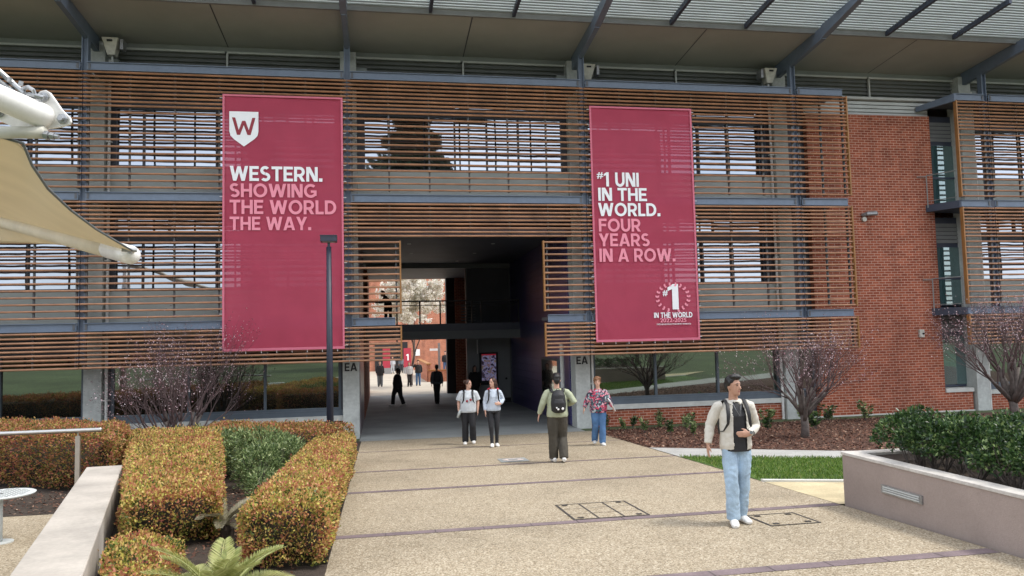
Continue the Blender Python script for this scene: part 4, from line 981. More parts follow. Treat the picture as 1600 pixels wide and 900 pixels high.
def shrub(name, blobs, mat, label, cat, L=.06, W=.016, dens=900, group=None, stems=True):
    P = []; D = []
    for c, r in blobs:
        n = int(dens*4*math.pi*((r[0]*r[1]+r[1]*r[2]+r[0]*r[2])/3)); p, d = shrub_pts(c, r, n); P.append(p); D.append(d)
    P = np.concatenate(P); D = np.concatenate(D); n = len(P)
    keep = P[:,2] > np.array([g(y) for y in P[:,1]])+.02; P, D = P[keep], D[keep]; n = len(P)
    d = rng.normal(size=(n,3))*.6+D*.8+np.array([0,0,.4]); d /= np.linalg.norm(d,axis=1)[:,None]; u = np.cross(d, rng.normal(size=(n,3))); u /= np.linalg.norm(u,axis=1)[:,None]
    c0 = blobs[0][0]; root = tag(empty(name, (c0[0],c0[1],g(c0[1]))), label, cat, group)
    o = cards('foliage', P, d, u, L*(.6+.8*rng.random(n)), W*(.7+.6*rng.random(n)), mat, root); rel(o, root)
    b = MB()
    for c, r in blobs:
        for k in range(6):
            a = random.uniform(0,6.28); q = random.uniform(.2,.8)
            b.tube([(c[0]+random.uniform(-.06,.06),c[1]+random.uniform(-.06,.06),max(g(c[1]),c[2]-r[2])-.05),(c[0]+r[0]*q*.5*math.cos(a),c[1]+r[1]*q*.5*math.sin(a),c[2]-r[2]*.3),(c[0]+r[0]*q*math.cos(a),c[1]+r[1]*q*math.sin(a),c[2]+r[2]*.4)], [.014,.010,.004], 5)
    rel(b.build('stems', 'bark', root), root)
    return root
shrub('shrub', [((5.55,-6.6,.75),(.75,.55,.45)),((6.1,-7.3,.74),(.42,.6,.40)),((5.75,-7.9,.66),(.45,.5,.38)),((4.95,-6.2,.75),(.5,.5,.42)),((6.0,-8.9,.5),(.3,.4,.22))], 'green_light', 'loose fresh green shrub between the two clipped hedges', 'shrub', L=.07, W=.010, dens=1000)
# planter hedge: clumpy green shrubs in a row, open at the foot with bare stems
blobs = []
random.seed(11)
for k in range(15):
    y = -12.78-.42*k; x = 14.66+random.uniform(-.08,.10)
    blobs.append(((x,y,1.42+random.uniform(-.09,.09)),(.42,.34+random.uniform(-.05,.05),.23)))
    blobs.append(((x+random.uniform(-.2,.3),y+random.uniform(-.2,.2),1.58+random.uniform(-.06,.08)),(.16,.16,.16)))
for k in range(9):
    y = -12.9-.7*k; blobs.append(((15.5+random.uniform(-.1,.1),y,1.38+random.uniform(-.05,.05)),(.5,.5,.27)))
for k in range(6): blobs.append(((16.3+k*.8,-12.95+random.uniform(-.1,.1),1.36),(.55,.42,.28)))
P = []; D = []
for c, r in blobs:
    n = int(2000*4*math.pi*((r[0]*r[1]+r[1]*r[2]+r[0]*r[2])/3)/1.6); p, d = shrub_pts(c, r, n); P.append(p); D.append(d)
P = np.concatenate(P); D = np.concatenate(D); n = len(P)
keep = (P[:,0] > 14.22) & (P[:,2] > 1.2); P, D = P[keep], D[keep]; n = len(P)
d = rng.normal(size=(n,3))*.6+D*.6+np.array([0,0,.5]); d /= np.linalg.norm(d,axis=1)[:,None]; u = np.cross(d, rng.normal(size=(n,3))); u /= np.linalg.norm(u,axis=1)[:,None]
root = tag(empty('hedge', (14.75,-15,1.02)), 'loose dark green glossy hedge growing in the mauve planter', 'hedge')
rel(cards('foliage', P, d, u, .05*(.6+.8*rng.random(n)), .014*(.7+.6*rng.random(n)), 'green_leaf', root), root)
b = MB()
for k in range(60):
    y = random.uniform(-18.6,-12.9); x = random.uniform(14.5,14.95); px_, py_ = x, y
    for s_ in range(random.randint(2,4)):
        a = random.uniform(0,6.28); q = random.uniform(.12,.3)
        b.tube([(x,y,.99),(x+q*.5*math.cos(a),y+q*.5*math.sin(a),1.18),(x+q*math.cos(a),y+q*math.sin(a),1.5)], [.012,.009,.004], 5)
rel(b.build('stems', 'bark', root), root)
# young shrubs in the mulch
random.seed(5)
spots = [(14.45,.2),(14.8,-.6),(15.1,-1.4),(15.35,.35),(15.9,-.5),(16.3,-1.5),(15.6,-2.1),(16.9,-.4),(17.2,-1.8),(17.9,-.6),(16.9,-2.7),(16.2,.4),(18.4,-2.2),(15.9,-2.9)]
def young(k, x, y):
    h = random.uniform(.32,.5); pts = []; ds = []
    root = empty('young_shrub', (x,y,g(y)))
    b = MB(); n_s = 4
    for s_ in range(n_s):
        a = random.uniform(0,6.28); q = random.uniform(.05,.17); tip = Vector((q*math.cos(a),q*math.sin(a),h*random.uniform(.7,1)))
        b.tube([(0,0,-.02),tip*.5,tip], [.008,.006,.003], 5)
        for j in range(34):
            tt = random.uniform(.2,1.05); aa = random.uniform(0,6.28)
            pts.append(tip*tt); ds.append((math.cos(aa),math.sin(aa),random.uniform(.1,.8)))
    b.build('stems', 'bark', root)
    pts = np.array([tuple(p) for p in pts]); ds = np.array(ds); ds /= np.linalg.norm(ds,axis=1)[:,None]; u = np.cross(ds, rng.normal(size=ds.shape)); u /= np.linalg.norm(u,axis=1)[:,None]
    cards('foliage', pts, ds, u, .085, .022, 'green_light' if k%3 else 'green_leaf', root)
    return root
for k,(x,y) in enumerate(spots):
    if y > .6: continue
    r_ = young(k, x, y); tag(r_, 'small upright green shrub planted in the brown mulch below the ground floor windows', 'shrub', 'young shrubs planted in the mulch bed')
for k,(x,y) in enumerate([(19.3,-.5),(20.2,-1.2),(21.4,-.3),(22.3,-.9),(20.9,.3),(19.6,-2.6)]):
    r_ = young(k+1, x, y); r_.scale = (1.5,1.5,1.3); tag(r_, 'scraggly knee high plant in the mulch near the brick wall', 'plant', 'scraggly plants by the brick wall')
# mulch chips
n = 26000; xs_ = 13.95+rng.random(n)**1.2*12; ys_ = -9*rng.random(n)
lim = -4.9-(xs_-13.95)*.66; ok = ys_ > lim; xs_, ys_ = xs_[ok], ys_[ok]; n = len(xs_)
P = np.column_stack([xs_, ys_, np.array([g(y) for y in ys_])+.008+.03*rng.random(n)])
d = rng.normal(size=(n,3))*np.array([1,1,.3]); d /= np.linalg.norm(d,axis=1)[:,None]; u = np.cross(d, rng.normal(size=(n,3))*.4+np.array([0,0,1])); u /= np.linalg.norm(u,axis=1)[:,None]
tag(cards('bark_mulch', P, d, u, .05+.05*rng.random(n), .010+.012*rng.random(n), 'chip', rnd=rng.random(n)**1.3), 'brown bark mulch and dry leaves spread over the bed below the windows', 'mulch', kind='stuff')
# mulch and litter in the left beds
n = 9000; xs_ = -2+9*rng.random(n); ys_ = -16+9*rng.random(n)
ok = ((ys_ > -9.3) & (xs_ < 3.2)) | ((xs_ > 5.2+.0*xs_) & (xs_ < 7.25) & (ys_ < -8)); xs_, ys_ = xs_[ok], ys_[ok]; n = len(xs_)
P = np.column_stack([xs_, ys_, np.array([g(y) for y in ys_])+.01+.02*rng.random(n)])
d = rng.normal(size=(n,3))*np.array([1,1,.3]); d /= np.linalg.norm(d,axis=1)[:,None]; u = np.cross(d, rng.normal(size=(n,3))*.4+np.array([0,0,1])); u /= np.linalg.norm(u,axis=1)[:,None]
tag(cards('leaf_litter', P, d, u, .05+.04*rng.random(n), .012, 'chip'), 'dry leaf litter on the soil under the left hedges', 'leaf litter', kind='stuff')
# lawn blades
n = 60000; xs_ = 13.95+8*rng.random(n); ys_ = -13.5+7*rng.random(n)
hi = np.where(xs_ < 16.5, -6.75-(xs_-13.95)*.53, -8.1-(xs_-16.5)*.546); lo = -10.15-(xs_-13.95)*.423
ok = (ys_ < hi) & (ys_ > lo); xs_, ys_ = xs_[ok], ys_[ok]; n = len(xs_)
P = np.column_stack([xs_, ys_, np.array([g(y) for y in ys_])+.004])
d = rng.normal(size=(n,3))*.5+np.array([0,0,1.0]); d /= np.linalg.norm(d,axis=1)[:,None]; u = np.cross(d, rng.normal(size=(n,3))); u /= np.linalg.norm(u,axis=1)[:,None]
tag(cards('grass', P, d, u, .05+.04*rng.random(n), .006, 'grass'), 'short green lawn grass between the footpath and the planter', 'grass', kind='stuff')

# cycads
def cycad(loc, nf, length, mat, label, up=.9, seed=3, spread=(0,6.28), lean=.9):
    random.seed(seed); root = tag(empty('cycad', loc), label, 'cycad')
    b = MB(); b.tube([(0,0,-.25),(0,0,.0),(0,0,.05)], [.12,.13,.07], 12); b.build('trunk', 'bark_dark', root)
    for f in range(nf):
        a = spread[0]+(spread[1]-spread[0])*(f+random.uniform(-.3,.3))/nf; el_ = random.uniform(.35,1.25)*up; Lf = length*random.uniform(.85,1.1)
        dir_ = Vector((math.cos(a)*math.cos(el_), math.sin(a)*math.cos(el_), math.sin(el_)))
        pts = []; p = Vector((0,0,.03)); n_ = 26; dd = dir_.copy()
        for k in range(n_): 
            pts.append(p.copy()); p = p+dd*(Lf/n_); dd = (dd+Vector((math.cos(a)*.012,math.sin(a)*.012,-.045*lean))).normalized()
        sidev = Vector((-math.sin(a), math.cos(a), 0))
        Pn, Dn, Un, Ln = [], [], [], []
        for k in range(2, n_*3-1):
            kk = k/3; i0 = min(int(kk), n_-2); fr = kk-i0; q = pts[i0].lerp(pts[i0+1], min(fr,1)); tdir = (pts[i0+1]-pts[i0]).normalized()
            nrm = sidev.cross(tdir)
            for s_ in (-1,1):
                dl = (sidev*s_*.85+tdir*.62+nrm*.28*(-1 if nrm.z < 0 else 1)+Vector([random.uniform(-.06,.06) for _ in range(3)])).normalized()
                Pn.append(q); Dn.append(dl); Un.append(dl.cross(nrm).normalized()); w_ = math.sin(math.pi*min(1,(kk/n_)*.9+.1)); Ln.append(.155*length/.8*(.35+.65*w_))
        fr_ = cards('frond', np.array([tuple(x) for x in Pn]), np.array([tuple(x) for x in Dn]), np.array([tuple(x) for x in Un]), np.array(Ln), .0065, mat, root, rnd=np.clip(.25+.5*rng.random(len(Pn))+random.uniform(-.2,.25),0,1), fold=.3)
        b = MB(); b.tube(pts, [.008*(1-k/n_)+.002 for k in range(n_)], 6); b.build('rachis', 'cycad_dry' if mat == 'cycad_dry' else 'cycad_stem', fr_)
M['cycad_stem'] = pmat('frond stem', (.35,.37,.14), .5, .1, 5)
cycad((6.55,-15.2,.62), 30, .74, 'cycad', 'bright yellow green cycad with stiff feathery fronds at the bottom edge', up=1.0, seed=4)
cycad((5.95,-11.9,.55), 9, .62, 'cycad_dry', 'faded grey cycad drooping between the two clipped hedges', up=.8, seed=8)

# ------------------------------------------------------------------ bare trees
def bare_tree(name, loc, H, crownR, trunkH, seed, label, blossom='blossom', nb=2600, stems=1, r0=.09, spread=.55, barkm='bark', twigm='twig', bl=.03, depth=6, group=None, squash=1.0, lenf=1.0, bw=.5, base_h=0):
    random.seed(seed); root = tag(empty(name, loc), label, 'tree', group)
    trunk = MB(); twigs = MB(); tips = []
    def grow(p, d, L, r, lev):
        n_ = 4 if lev < 3 else 3; pts = [p.copy()]; rr = [r]; q = p.copy(); dd = d.copy()
        for k in range(n_):
            dd = (dd+Vector([random.uniform(-.13,.13) for _ in range(3)])+Vector((0,0,.06 if lev > 1 else 0))).normalized()
            q = q+dd*(L/n_); pts.append(q.copy()); rr.append(r*(1-.42*(k+1)/n_))
            if lev >= depth-2: tips.append(q.copy())
        (trunk if lev <= 1 else twigs).tube(pts, rr, 7 if lev < 2 else (5 if lev < 4 else 3), cap=lev < 3)
        if lev >= depth: return
        nc = 3 if (lev < 5 or not stems > 1) else 2
        if stems == 1: nc = 3 if lev < 2 else random.choice((2,3,3))
        for c in range(nc):
            fr = random.uniform(.45,1.0) if c else 1.0
            i = min(int(fr*n_), n_-1); base = pts[i].lerp(pts[i+1], fr*n_-i if fr < 1 else 1)
            a = random.uniform(0,6.28); pr = dd.orthogonal().normalized(); pr.rotate(Matrix.Rotation(a, 3, dd).to_quaternion())
            sp_ = spread*random.uniform(.6,1.25)*(1 if c else .5)
            nd = (dd+pr*sp_); nd.z *= squash; nd.normalize()
            grow(base, nd, L*random.uniform(.66,.86)*lenf, rr[-1]*random.uniform(.62,.85), lev+1)
    if stems > 1 and base_h:
        trunk.tube([(0,0,-.1),(.01,0,base_h*.5),(0,.01,base_h)], [r0*1.5,r0*1.25,r0*1.2], 9)
    if stems == 1:
        grow(Vector((0,0,-.05)), Vector((0.02,0,1)), trunkH, r0, 0)
    else:
        for s_ in range(stems):
            a = 6.28*s_/stems+random.uniform(-.3,.3); q = random.uniform(.15,.75)
            grow(Vector((.03*math.cos(a),.03*math.sin(a),base_h-.05+(random.uniform(-.25,.05)*base_h if base_h else 0))), Vector((q*math.cos(a),q*math.sin(a),1)).normalized(), trunkH*random.uniform(.8,1.1), r0*random.uniform(.6,1), 1)
    # fit crown to wanted size
    allv = np.array([tuple(v) for v in trunk.v+twigs.v]); hz_ = allv[:,2].max(); rx = np.percentile(np.hypot(allv[:,0],allv[:,1]), 98)
    sx, sz = crownR/rx, H/hz_
    for mb in (trunk, twigs): mb.v = [(v[0]*sx, v[1]*sx, v[2]*sz) for v in mb.v]
    trunk.build('trunk', barkm, root, smooth=True); twigs.build('crown', twigm, root, smooth=True)
    T = np.array([(t_.x*sx, t_.y*sx, t_.z*sz) for t_ in tips]); idx = rng.integers(0, len(T), nb); P = T[idx]+rng.normal(size=(nb,3))*(.012 if stems > 1 else .04)
    d, u = rand_dirs(nb); cards('blossom' if 'blossom' in blossom else 'foliage', P, d, u, bl*(.5+rng.random(nb)), bl*bw*(.5+rng.random(nb)), blossom, root)
    return root
bare_tree('plum_tree', (2.75,-1.3,g(-1.3)), 3.95, 2.25, 1.0, 21, 'many stemmed bare plum tree with pink buds in front of the left banner', stems=14, r0=.055, spread=.46, nb=5200, depth=6, bl=.028)
bare_tree('plum_tree', (18.16,-4.45,g(-4.45)), 3.35, 1.95, .95, 33, 'bare plum tree with a single grey trunk rising from the mulch beside the brick wall', stems=11, r0=.062, spread=.46, nb=2900, depth=6, bl=.026, base_h=.75)
bare_tree('plum_tree', (24.9,-3.6,g(-3.6)), 4.05, 2.3, 1.0, 47, 'budding plum tree at the right edge behind the green hedge', stems=13, r0=.066, spread=.46, nb=5000, depth=6, bl=.028, base_h=.8)
# white blossom tree in the courtyard
bare_tree('blossom_tree', (9.9,31,g(31)), 8.8, 4.3, 2.6, 9, 'white blossoming tree in the sunlit courtyard beyond the footbridge', 'blossom_white', nb=26000, r0=.16, spread=.6, depth=7, bl=.13, bw=.55)

# ------------------------------------------------------------------ courtyard beyond the passage
b = MB(); b.box(-24,44,66,67,-1,15); o = b.build('brick_building', 'brick_far'); tag(o, 'tall orange brick building closing the far side of the courtyard', 'building')
b = MB()
b.box(7.2,10.9,65.9,66,-.7,2.6); b.build('dark_entrance', 'black', o)
t = tag(empty('ramp_wall', (11.4,35,g(35))), 'low orange brick ramp wall in the sunlit courtyard', 'wall')
b = MB(); b.box(11.35,12.85,35,35.25,-.6,.50); b.build('front_wall', 'brick_far', t).matrix_parent_inverse = Matrix.Translation(-Vector(t.location))
b = MB(); b.box(11.25,11.5,35.25,50,-.7,.95); b.build('side_wall', 'brick_far', t).matrix_parent_inverse = Matrix.Translation(-Vector(t.location))
b = MB(); b.box(11.2,11.55,35.2,50,.95,1.03); b.box(11.3,12.9,34.95,35.2,.50,.56); b.build('coping', 'slat_trim', t).matrix_parent_inverse = Matrix.Translation(-Vector(t.location))
for x0, y, label, has_one in ((8.05,56,'red pull up banner at the left of the far entrance',False),(10.15,56,'red pull up banner with a white figure at the right of the far entrance',True)):
    b = MB(); b.box(x0,x0+.75,y,y+.04,.05,2.0); o = b.build('pull_up_banner', pmat('courtyard banner red', (.42,.035,.06), .7, .05, 2)); tag(o, label, 'banner')
    if has_one: one(x0+.25,x0+.5,.75,1.4,y-.003,'white_ink',o)
    b = MB(); b.box(x0-.05,x0+.8,y-.05,y+.1,g(y),.05); b.build('stand', 'galv', o)
b = MB(); b.box(11.65,12.3,65.85,65.89,1.0,1.75); o = b.build('wall_notice', 'white'); tag(o, 'white notice on the far orange brick wall', 'notice')
t = tag(empty('fingerpost', (12.35,37.5,g(37.5))), 'grey signpost with a white arm above the ramp wall', 'signpost')
b = MB(); b.box(-.09,.09,-.05,.05,0,2.9); b.build('post', 'galv', t)
b = MB(); b.box(-.72,-.1,-.04,.04,2.3,2.48); b.build('sign_arm', 'white', t)
b = MB(); b.box(6.9,7.1,22,26,-.6,.5); o = b.build('low_wall', 'brick_side'); tag(o, 'short brick wall just outside the far left end of the passage', 'wall')

# ------------------------------------------------------------------ people
def fuse(mb, vox, disp=None, smooth_it=2, bounds=None):
    me = bpy.data.meshes.new('t'); me.from_pydata([tuple(v) for v in mb.v], [], mb.f); me.update()
    o = bpy.data.objects.new('t', me); COL.objects.link(o)
    m = o.modifiers.new('r', 'REMESH'); m.mode = 'VOXEL'; m.voxel_size = vox; m.use_smooth_shade = True
    if smooth_it: s = o.modifiers.new('s', 'SMOOTH'); s.iterations = smooth_it; s.factor = .5
    dg = bpy.context.evaluated_depsgraph_get(); ev = o.evaluated_get(dg); r = bpy.data.meshes.new_from_object(ev)
    bpy.data.objects.remove(o); bpy.data.meshes.remove(me)
    if disp:
        n = len(r.vertices); co = np.empty(n*3); no = np.empty(n*3); r.vertices.foreach_get('co', co); r.vertices.foreach_get('normal', no)
        co = co.reshape(-1,3); no = no.reshape(-1,3)
        dv = np.array([disp(c) for c in co]); co = co+no*dv[:,None]; r.vertices.foreach_set('co', co.reshape(-1)); r.update()
    r.polygons.foreach_set('use_smooth', [True]*len(r.polygons))
    return r
def mobj(name, me, mat, parent=None):
    me.name = name; me.materials.clear(); me.materials.append(M[mat] if isinstance(mat, str) else mat)
    o = bpy.data.objects.new(name, me); COL.objects.link(o)
    if parent: o.parent = parent
    return o
def folds(amp, f=9, seed=0):
    def fn(c):
        v = Vector((c[0]*f+seed, c[1]*f, c[2]*f*.6)); a = mnoise.noise(v); b_ = mnoise.noise(Vector((c[0]*f*2.3, c[1]*f*2.3+seed, c[2]*f*2.6+a*2)))
        return amp*(.8*(1-2*abs(a))*.6+.5*b_)
    return fn
def hand(mb, w_, d, side, nrm, curl=.35, s=1.0):
    """wrist, direction of hand, direction towards the thumb, palm normal"""
    w_, d, side, nrm = Vector(w_), Vector(d).normalized(), Vector(side).normalized(), Vector(nrm).normalized()
    side = (side-d*side.dot(d)).normalized(); nrm = d.cross(side)*(1 if d.cross(side).dot(nrm) > 0 else -1)
    mb.tube([w_-d*.02*s, w_+d*.02*s, w_+d*.055*s, w_+d*.09*s], [(.024*s,.018*s),(.034*s,.015*s),(.042*s,.015*s),(.040*s,.012*s)], 10, side=side)
    for k,(o_, l) in enumerate(((.028,.068),(.010,.078),(-.010,.072),(-.029,.056))):
        p = w_+d*.085*s+side*o_*s; dd = d.copy(); pts = [p-d*.02*s]
        for j in range(4):
            pts.append(p.copy()); dd = (dd+nrm*curl*(.35+.35*j)).normalized(); p = p+dd*(l*s/3)
        mb.tube(pts, [.0095*s,.0095*s,.009*s,.0085*s,.0065*s], 7)
    p = w_+d*.02*s+side*.025*s; t1 = (d*.7+side*.75+nrm*.2).normalized(); t2 = (d*1+side*.25+nrm*.3).normalized()
    mb.tube([p, p+t1*.035*s, p+t1*.035*s+t2*.03*s, p+t1*.035*s+t2*.052*s], [.013*s,.0115*s,.010*s,.0075*s], 7)
DEF = dict(head=(0,-.01,1.665), hyaw=0, htilt=0, chest=(0,0,1.30), pelvis=(0,0,.97),
    sh=((-.185,0,1.44),(.185,0,1.44)), el=((-.24,.02,1.16),(.24,.02,1.16)), wr=((-.25,-.06,.92),(.25,-.06,.92)),
    hd=((0,-.15,-1),(0,-.15,-1)), hip=((-.09,0,.93),(.09,0,.93)), kn=((-.10,-.02,.50),(.10,-.02,.50)), an=((-.10,.02,.09),(.10,.02,.09)), toe=((-.12,-.15,0),(.12,-.15,0)))
def person(loc, rot, height, label, P=None, skin='skin', hair='hair_black', hairstyle='short', top='top', sleeves='long', bottom='jeans', shoes='white', topb=1.0, legb=1.0,
           vox=.011, hem=.90, top_fold=.008, leg_fold=.009, open_jacket=None, face=True, bodyw=1.0, cuff=1.0, group=None):
    J = dict(DEF); J.update(P or {})
    body = MB(); hc = Vector(J['head']); hy = J['hyaw']; Rz = Matrix.Rotation(hy, 3, 'Z') @ Matrix.Rotation(J['htilt'], 3, 'X')
    ch, pe = Vector(J['chest']), Vector(J['pelvis']); shm = (Vector(J['sh'][0])+Vector(J['sh'][1]))/2; sdir = (Vector(J['sh'][1])-Vector(J['sh'][0])).normalized()
    bw = bodyw
    tor = [pe+Vector((0,0,-.09)), pe, pe.lerp(ch,.4), ch, shm+Vector((0,0,-.06)), shm+Vector((0,0,.03))]
    body.tube(tor, [(.12*bw,.09*bw),(.145*bw,.10*bw),(.13*bw,.09*bw),(.145*bw,.10*bw),(.115*bw,.075),(.06,.056)], 16, side=sdir)
    nk = shm+Vector((0,0,.02)); body.tube([nk, nk.lerp(hc,.35), hc+Vector((0,0,-.06))], [(.062,.058),(.054,.054),(.052,.055)], 14)
    def hp(x,y,z): return hc+Rz@Vector((x,y,z))
    prof = [(-.118,.022,.022,-.058),(-.108,.036,.040,-.045),(-.085,.050,.062,-.028),(-.05,.062,.080,-.012),(-.01,.070,.090,-.002),(.03,.074,.095,.004),(.065,.070,.090,.008),(.095,.054,.070,.010),(.115,.028,.036,.010)]
    vs = []; n = 20
    for (z,a,b_,y0) in prof:
        for j in range(n): an = 6.2832*j/n; vs.append(hp(a*math.cos(an), y0+b_*math.sin(an), z))
    k = len(prof); body.add(vs, [(i*n+j, i*n+(j+1)%n, (i+1)*n+(j+1)%n, (i+1)*n+j) for i in range(k-1) for j in range(n)]+[tuple(range(n-1,-1,-1)), tuple(range((k-1)*n,k*n))])
    body.tube([hp(0,-.088,.012),hp(0,-.100,-.012),hp(0,-.108,-.030),hp(0,-.092,-.040)], [.008,.011,.014,.009], 8)
    for s_ in (-1,1):
        body.blob(hp(s_*.074,.008,-.012), (.012,.020,.032)); body.blob(hp(s_*.035,-.068,.026), (.026,.018,.010))
    body.blob(hp(0,-.078,-.068), (.022,.014,.012)); body.blob(hp(0,-.072,-.100), (.022,.02,.016))
    for i in (0,1):
        S, E, W_ = Vector(J['sh'][i]), Vector(J['el'][i]), Vector(J['wr'][i])
        body.tube([S+(shm-S)*.35+Vector((0,0,-.05)), S+(shm-S)*.1+Vector((0,0,-.055)), S.lerp(E,.4), E, E.lerp(W_,.3), W_], [.034,.036*bw,.042*bw,.037*bw,.038*bw,.026], 12)
        d = Vector(J['hd'][i]).normalized(); side = Vector((0,-1,0)) if abs(d.y) < .8 else Vector((0,0,1))
        if 'ts' in J: side = Vector(J['ts'][i])
        inn = (shm-S).normalized(); hand(body, W_, d, side, inn, .3, 1.0)
        H_, K, A, T = Vector(J['hip'][i]), Vector(J['kn'][i]), Vector(J['an'][i]), Vector(J['toe'][i])
        body.tube([H_+Vector((0,0,.04)), H_.lerp(K,.3), K, K.lerp(A,.35), A], [.07*bw,.066*bw,.045,.042,.034], 12)
        body.tube([A+(A-T).normalized()*.03+Vector((0,0,-.04)), A.lerp(T,.3)+Vector((0,0,-.01)), A.lerp(T,.55)+Vector((0,0,.0))], [(.028,.028),(.03,.026),(.024,.016)], 10, side=(1,0,0))
    me = fuse(body, min(vox, .0085), smooth_it=1); o = mobj('person', me, skin); o.location = loc; o.rotation_euler = (0,0,rot); s = height/1.785; o.scale = (s,s,s)
    tag(o, label, 'person', group)
    # trousers
    if bottom:
        t_ = MB(); q = legb
        t_.tube([pe+Vector((0,0,.08)), pe, pe+Vector((0,0,-.09))], [(.155*bw,.11*bw),(.168*bw,.120*bw),(.158*bw,.118*bw)], 16)
        for i in (0,1):
            H_, K, A = Vector(J['hip'][i]), Vector(J['kn'][i]), Vector(J['an'][i])
            t_.tube([H_+Vector((0,0,.03)), H_.lerp(K,.35), K, K.lerp(A,.5), A+Vector((0,0,-.02*cuff))], [.092*q*bw,.092*q*bw,.075*q,.070*q*cuff,.066*q*cuff], 14)
        mobj('trousers', fuse(t_, vox, (lambda fn: (lambda c: fn(c)*max(0,min(1,(.90-c[2])/.12))))(folds(leg_fold, 8, 3))), bottom, o)
    # shoes
    for i in (0,1):
        A, T = Vector(J['an'][i]), Vector(J['toe'][i]); d = (T-Vector((A.x,A.y,T.z))); d.z = 0; d.normalize(); T = T+d*.03; hl = T-d*.31; b2 = MB(); zt0 = T.z
        an_h = A.z-.09
        b2.tube([hl+Vector((0,0,.035+an_h)), hl+d*.05+Vector((0,0,.05+an_h)), T-d*.1+Vector((0,0,.04+an_h*.3)), T-d*.03+Vector((0,0,.03)), T+Vector((0,0,.026))], [(.038,.036),(.046,.052),(.054,.044),(.048,.032),(.026,.022)], 12, side=(-d.y,d.x,0))
        b2.tube([hl+d*.05+Vector((0,0,.05+an_h)), A+Vector((0,0,.02))], [.04,.043], 10)
        mobj('shoe', fuse(b2, .009, smooth_it=2), shoes, o)
    # top
    if top:
        t_ = MB(); q = topb
        hemv = Vector((pe.x, pe.y, hem))
        t_.tube([hemv, hemv.lerp(ch,.12), hemv.lerp(ch,.5), ch, shm+Vector((0,0,-.045)), shm+Vector((0,0,.01)), shm+Vector((0,0,.045))], [(.175*bw*q,.13*bw*q),(.185*bw*q,.14*bw*q),(.175*bw*q,.135*bw*q),(.18*bw*q,.135*bw),(.158*q,.105),(.115,.085),(.070,.068)], 18, side=sdir)
        for i in (0,1):
            S, E, W_ = Vector(J['sh'][i]), Vector(J['el'][i]), Vector(J['wr'][i]); S0 = S+(shm-S)*.25
            if sleeves == 'long': dz = Vector((0,0,-.028)); t_.tube([S0+dz*.6, S+dz, S.lerp(E,.45), E, E.lerp(W_,.5), E.lerp(W_,.93)], [.058*q,.059*q,.060*q*bw,.055*q*bw,.052*q,.040*q], 12)
            else: dz = Vector((0,0,-.028)); t_.tube([S0+dz*.6, S+dz, S.lerp(E,.5), S.lerp(E,.85)], [.064*q,.070*q,.072*q*bw,.074*q*bw], 12)
        me = fuse(t_, vox, folds(top_fold, 8, 1))
        if open_jacket:
            x0, wd, ztop_ = open_jacket
            bm = bmesh.new(); bm.from_mesh(me)
            dele = [f for f in bm.faces if f.calc_center_median().y < ch.y-.02 and abs(f.calc_center_median().x-x0) < wd*(1.0 if f.calc_center_median().z < 1.35 else max(.5,1-(f.calc_center_median().z-1.35)*2.6)) and f.calc_center_median().z < ztop_]
            bmesh.ops.delete(bm, geom=dele, context='FACES'); bm.to_mesh(me); bm.free()
        jo = mobj('jacket' if open_jacket else 'shirt', me, top, o)
        if open_jacket:
            so = jo.modifiers.new('t','SOLIDIFY'); so.thickness = .006; so.offset = -1
            t2 = MB(); t2.tube([Vector((pe.x,pe.y,hem-.02)), hemv.lerp(ch,.5), ch, shm+Vector((0,0,-.045)), shm+Vector((0,0,.02))], [(.182,.134),(.168,.124),(.170,.128),(.150,.100),(.082,.074)], 16)
            mobj('shirt', fuse(t2, vox, folds(.003,9)), 'black', o)
        t3 = MB(); pts = []
        for k in range(11):
            a = R(-62)+R(304)*k/10; pts.append(shm+Vector((.083*math.sin(a+math.pi/2+R(28))*1.0, .078*-math.cos(a+math.pi/2+R(28)), .0)))
        pts = [shm+Vector((.086*math.sin(a_), -.080*math.cos(a_), .045-.05*max(0,math.cos(a_)))) for a_ in [R(30+300*k/12) for k in range(13)]]
        t3.tube(pts, [(.014,.03)]*13, 10, side=(0,0,1)); t3v = fuse(t3, .009); mobj('collar', t3v, top, o)
    # hair
    h = MB()
    if hairstyle == 'short':
        for (x,y,z,rx,ry,rz_) in ((0,.022,.060,.078,.092,.072),(0,-.038,.108,.070,.064,.042),(0,.055,.0,.066,.060,.085),(-.03,-.03,.112,.045,.05,.026),(.03,-.04,.108,.045,.045,.026)): h.blob(hp(x,y,z), (rx,ry,rz_), 14, 9)
        for s_ in (-1,1): h.blob(hp(s_*.066,.02,.035), (.018,.05,.045))
    elif hairstyle == 'bun':
        h.blob(hp(0,.022,.05), (.087,.100,.086), 14, 9); h.blob(hp(0,.12,.06), (.055,.05,.055)); 
        for s_ in (-1,1): h.blob(hp(s_*.068,-.01,.03), (.017,.05,.05))
    elif hairstyle == 'long':
        h.blob(hp(0,.018,.045), (.083,.096,.082), 14, 9); h.tube([hp(0,.06,.05),hp(0,.085,-.05),hp(0,.09,-.16),hp(0,.08,-.26)], [(.08,.05),(.085,.045),(.08,.035),(.05,.02)], 12, side=Rz@Vector((1,0,0)))
        for s_ in (-1,1): h.tube([hp(s_*.068,-.0,.06),hp(s_*.078,.0,-.03),hp(s_*.075,.02,-.15)], [.022,.026,.016], 8)
    elif hairstyle == 'curly':
        h.blob(hp(0,.018,.055), (.096,.104,.088), 14, 9)
        random.seed(3)
        for k in range(60):
            a = random.uniform(0,6.28); e_ = random.uniform(-.1,1.5); v = Vector((.098*math.cos(a)*math.cos(e_), .018+.103*math.sin(a)*math.cos(e_), .045+.092*math.sin(e_)))
            if v.y < -.04 and v.z < .06: continue
            h.blob(hp(*v), (.022,)*3, 7, 5)
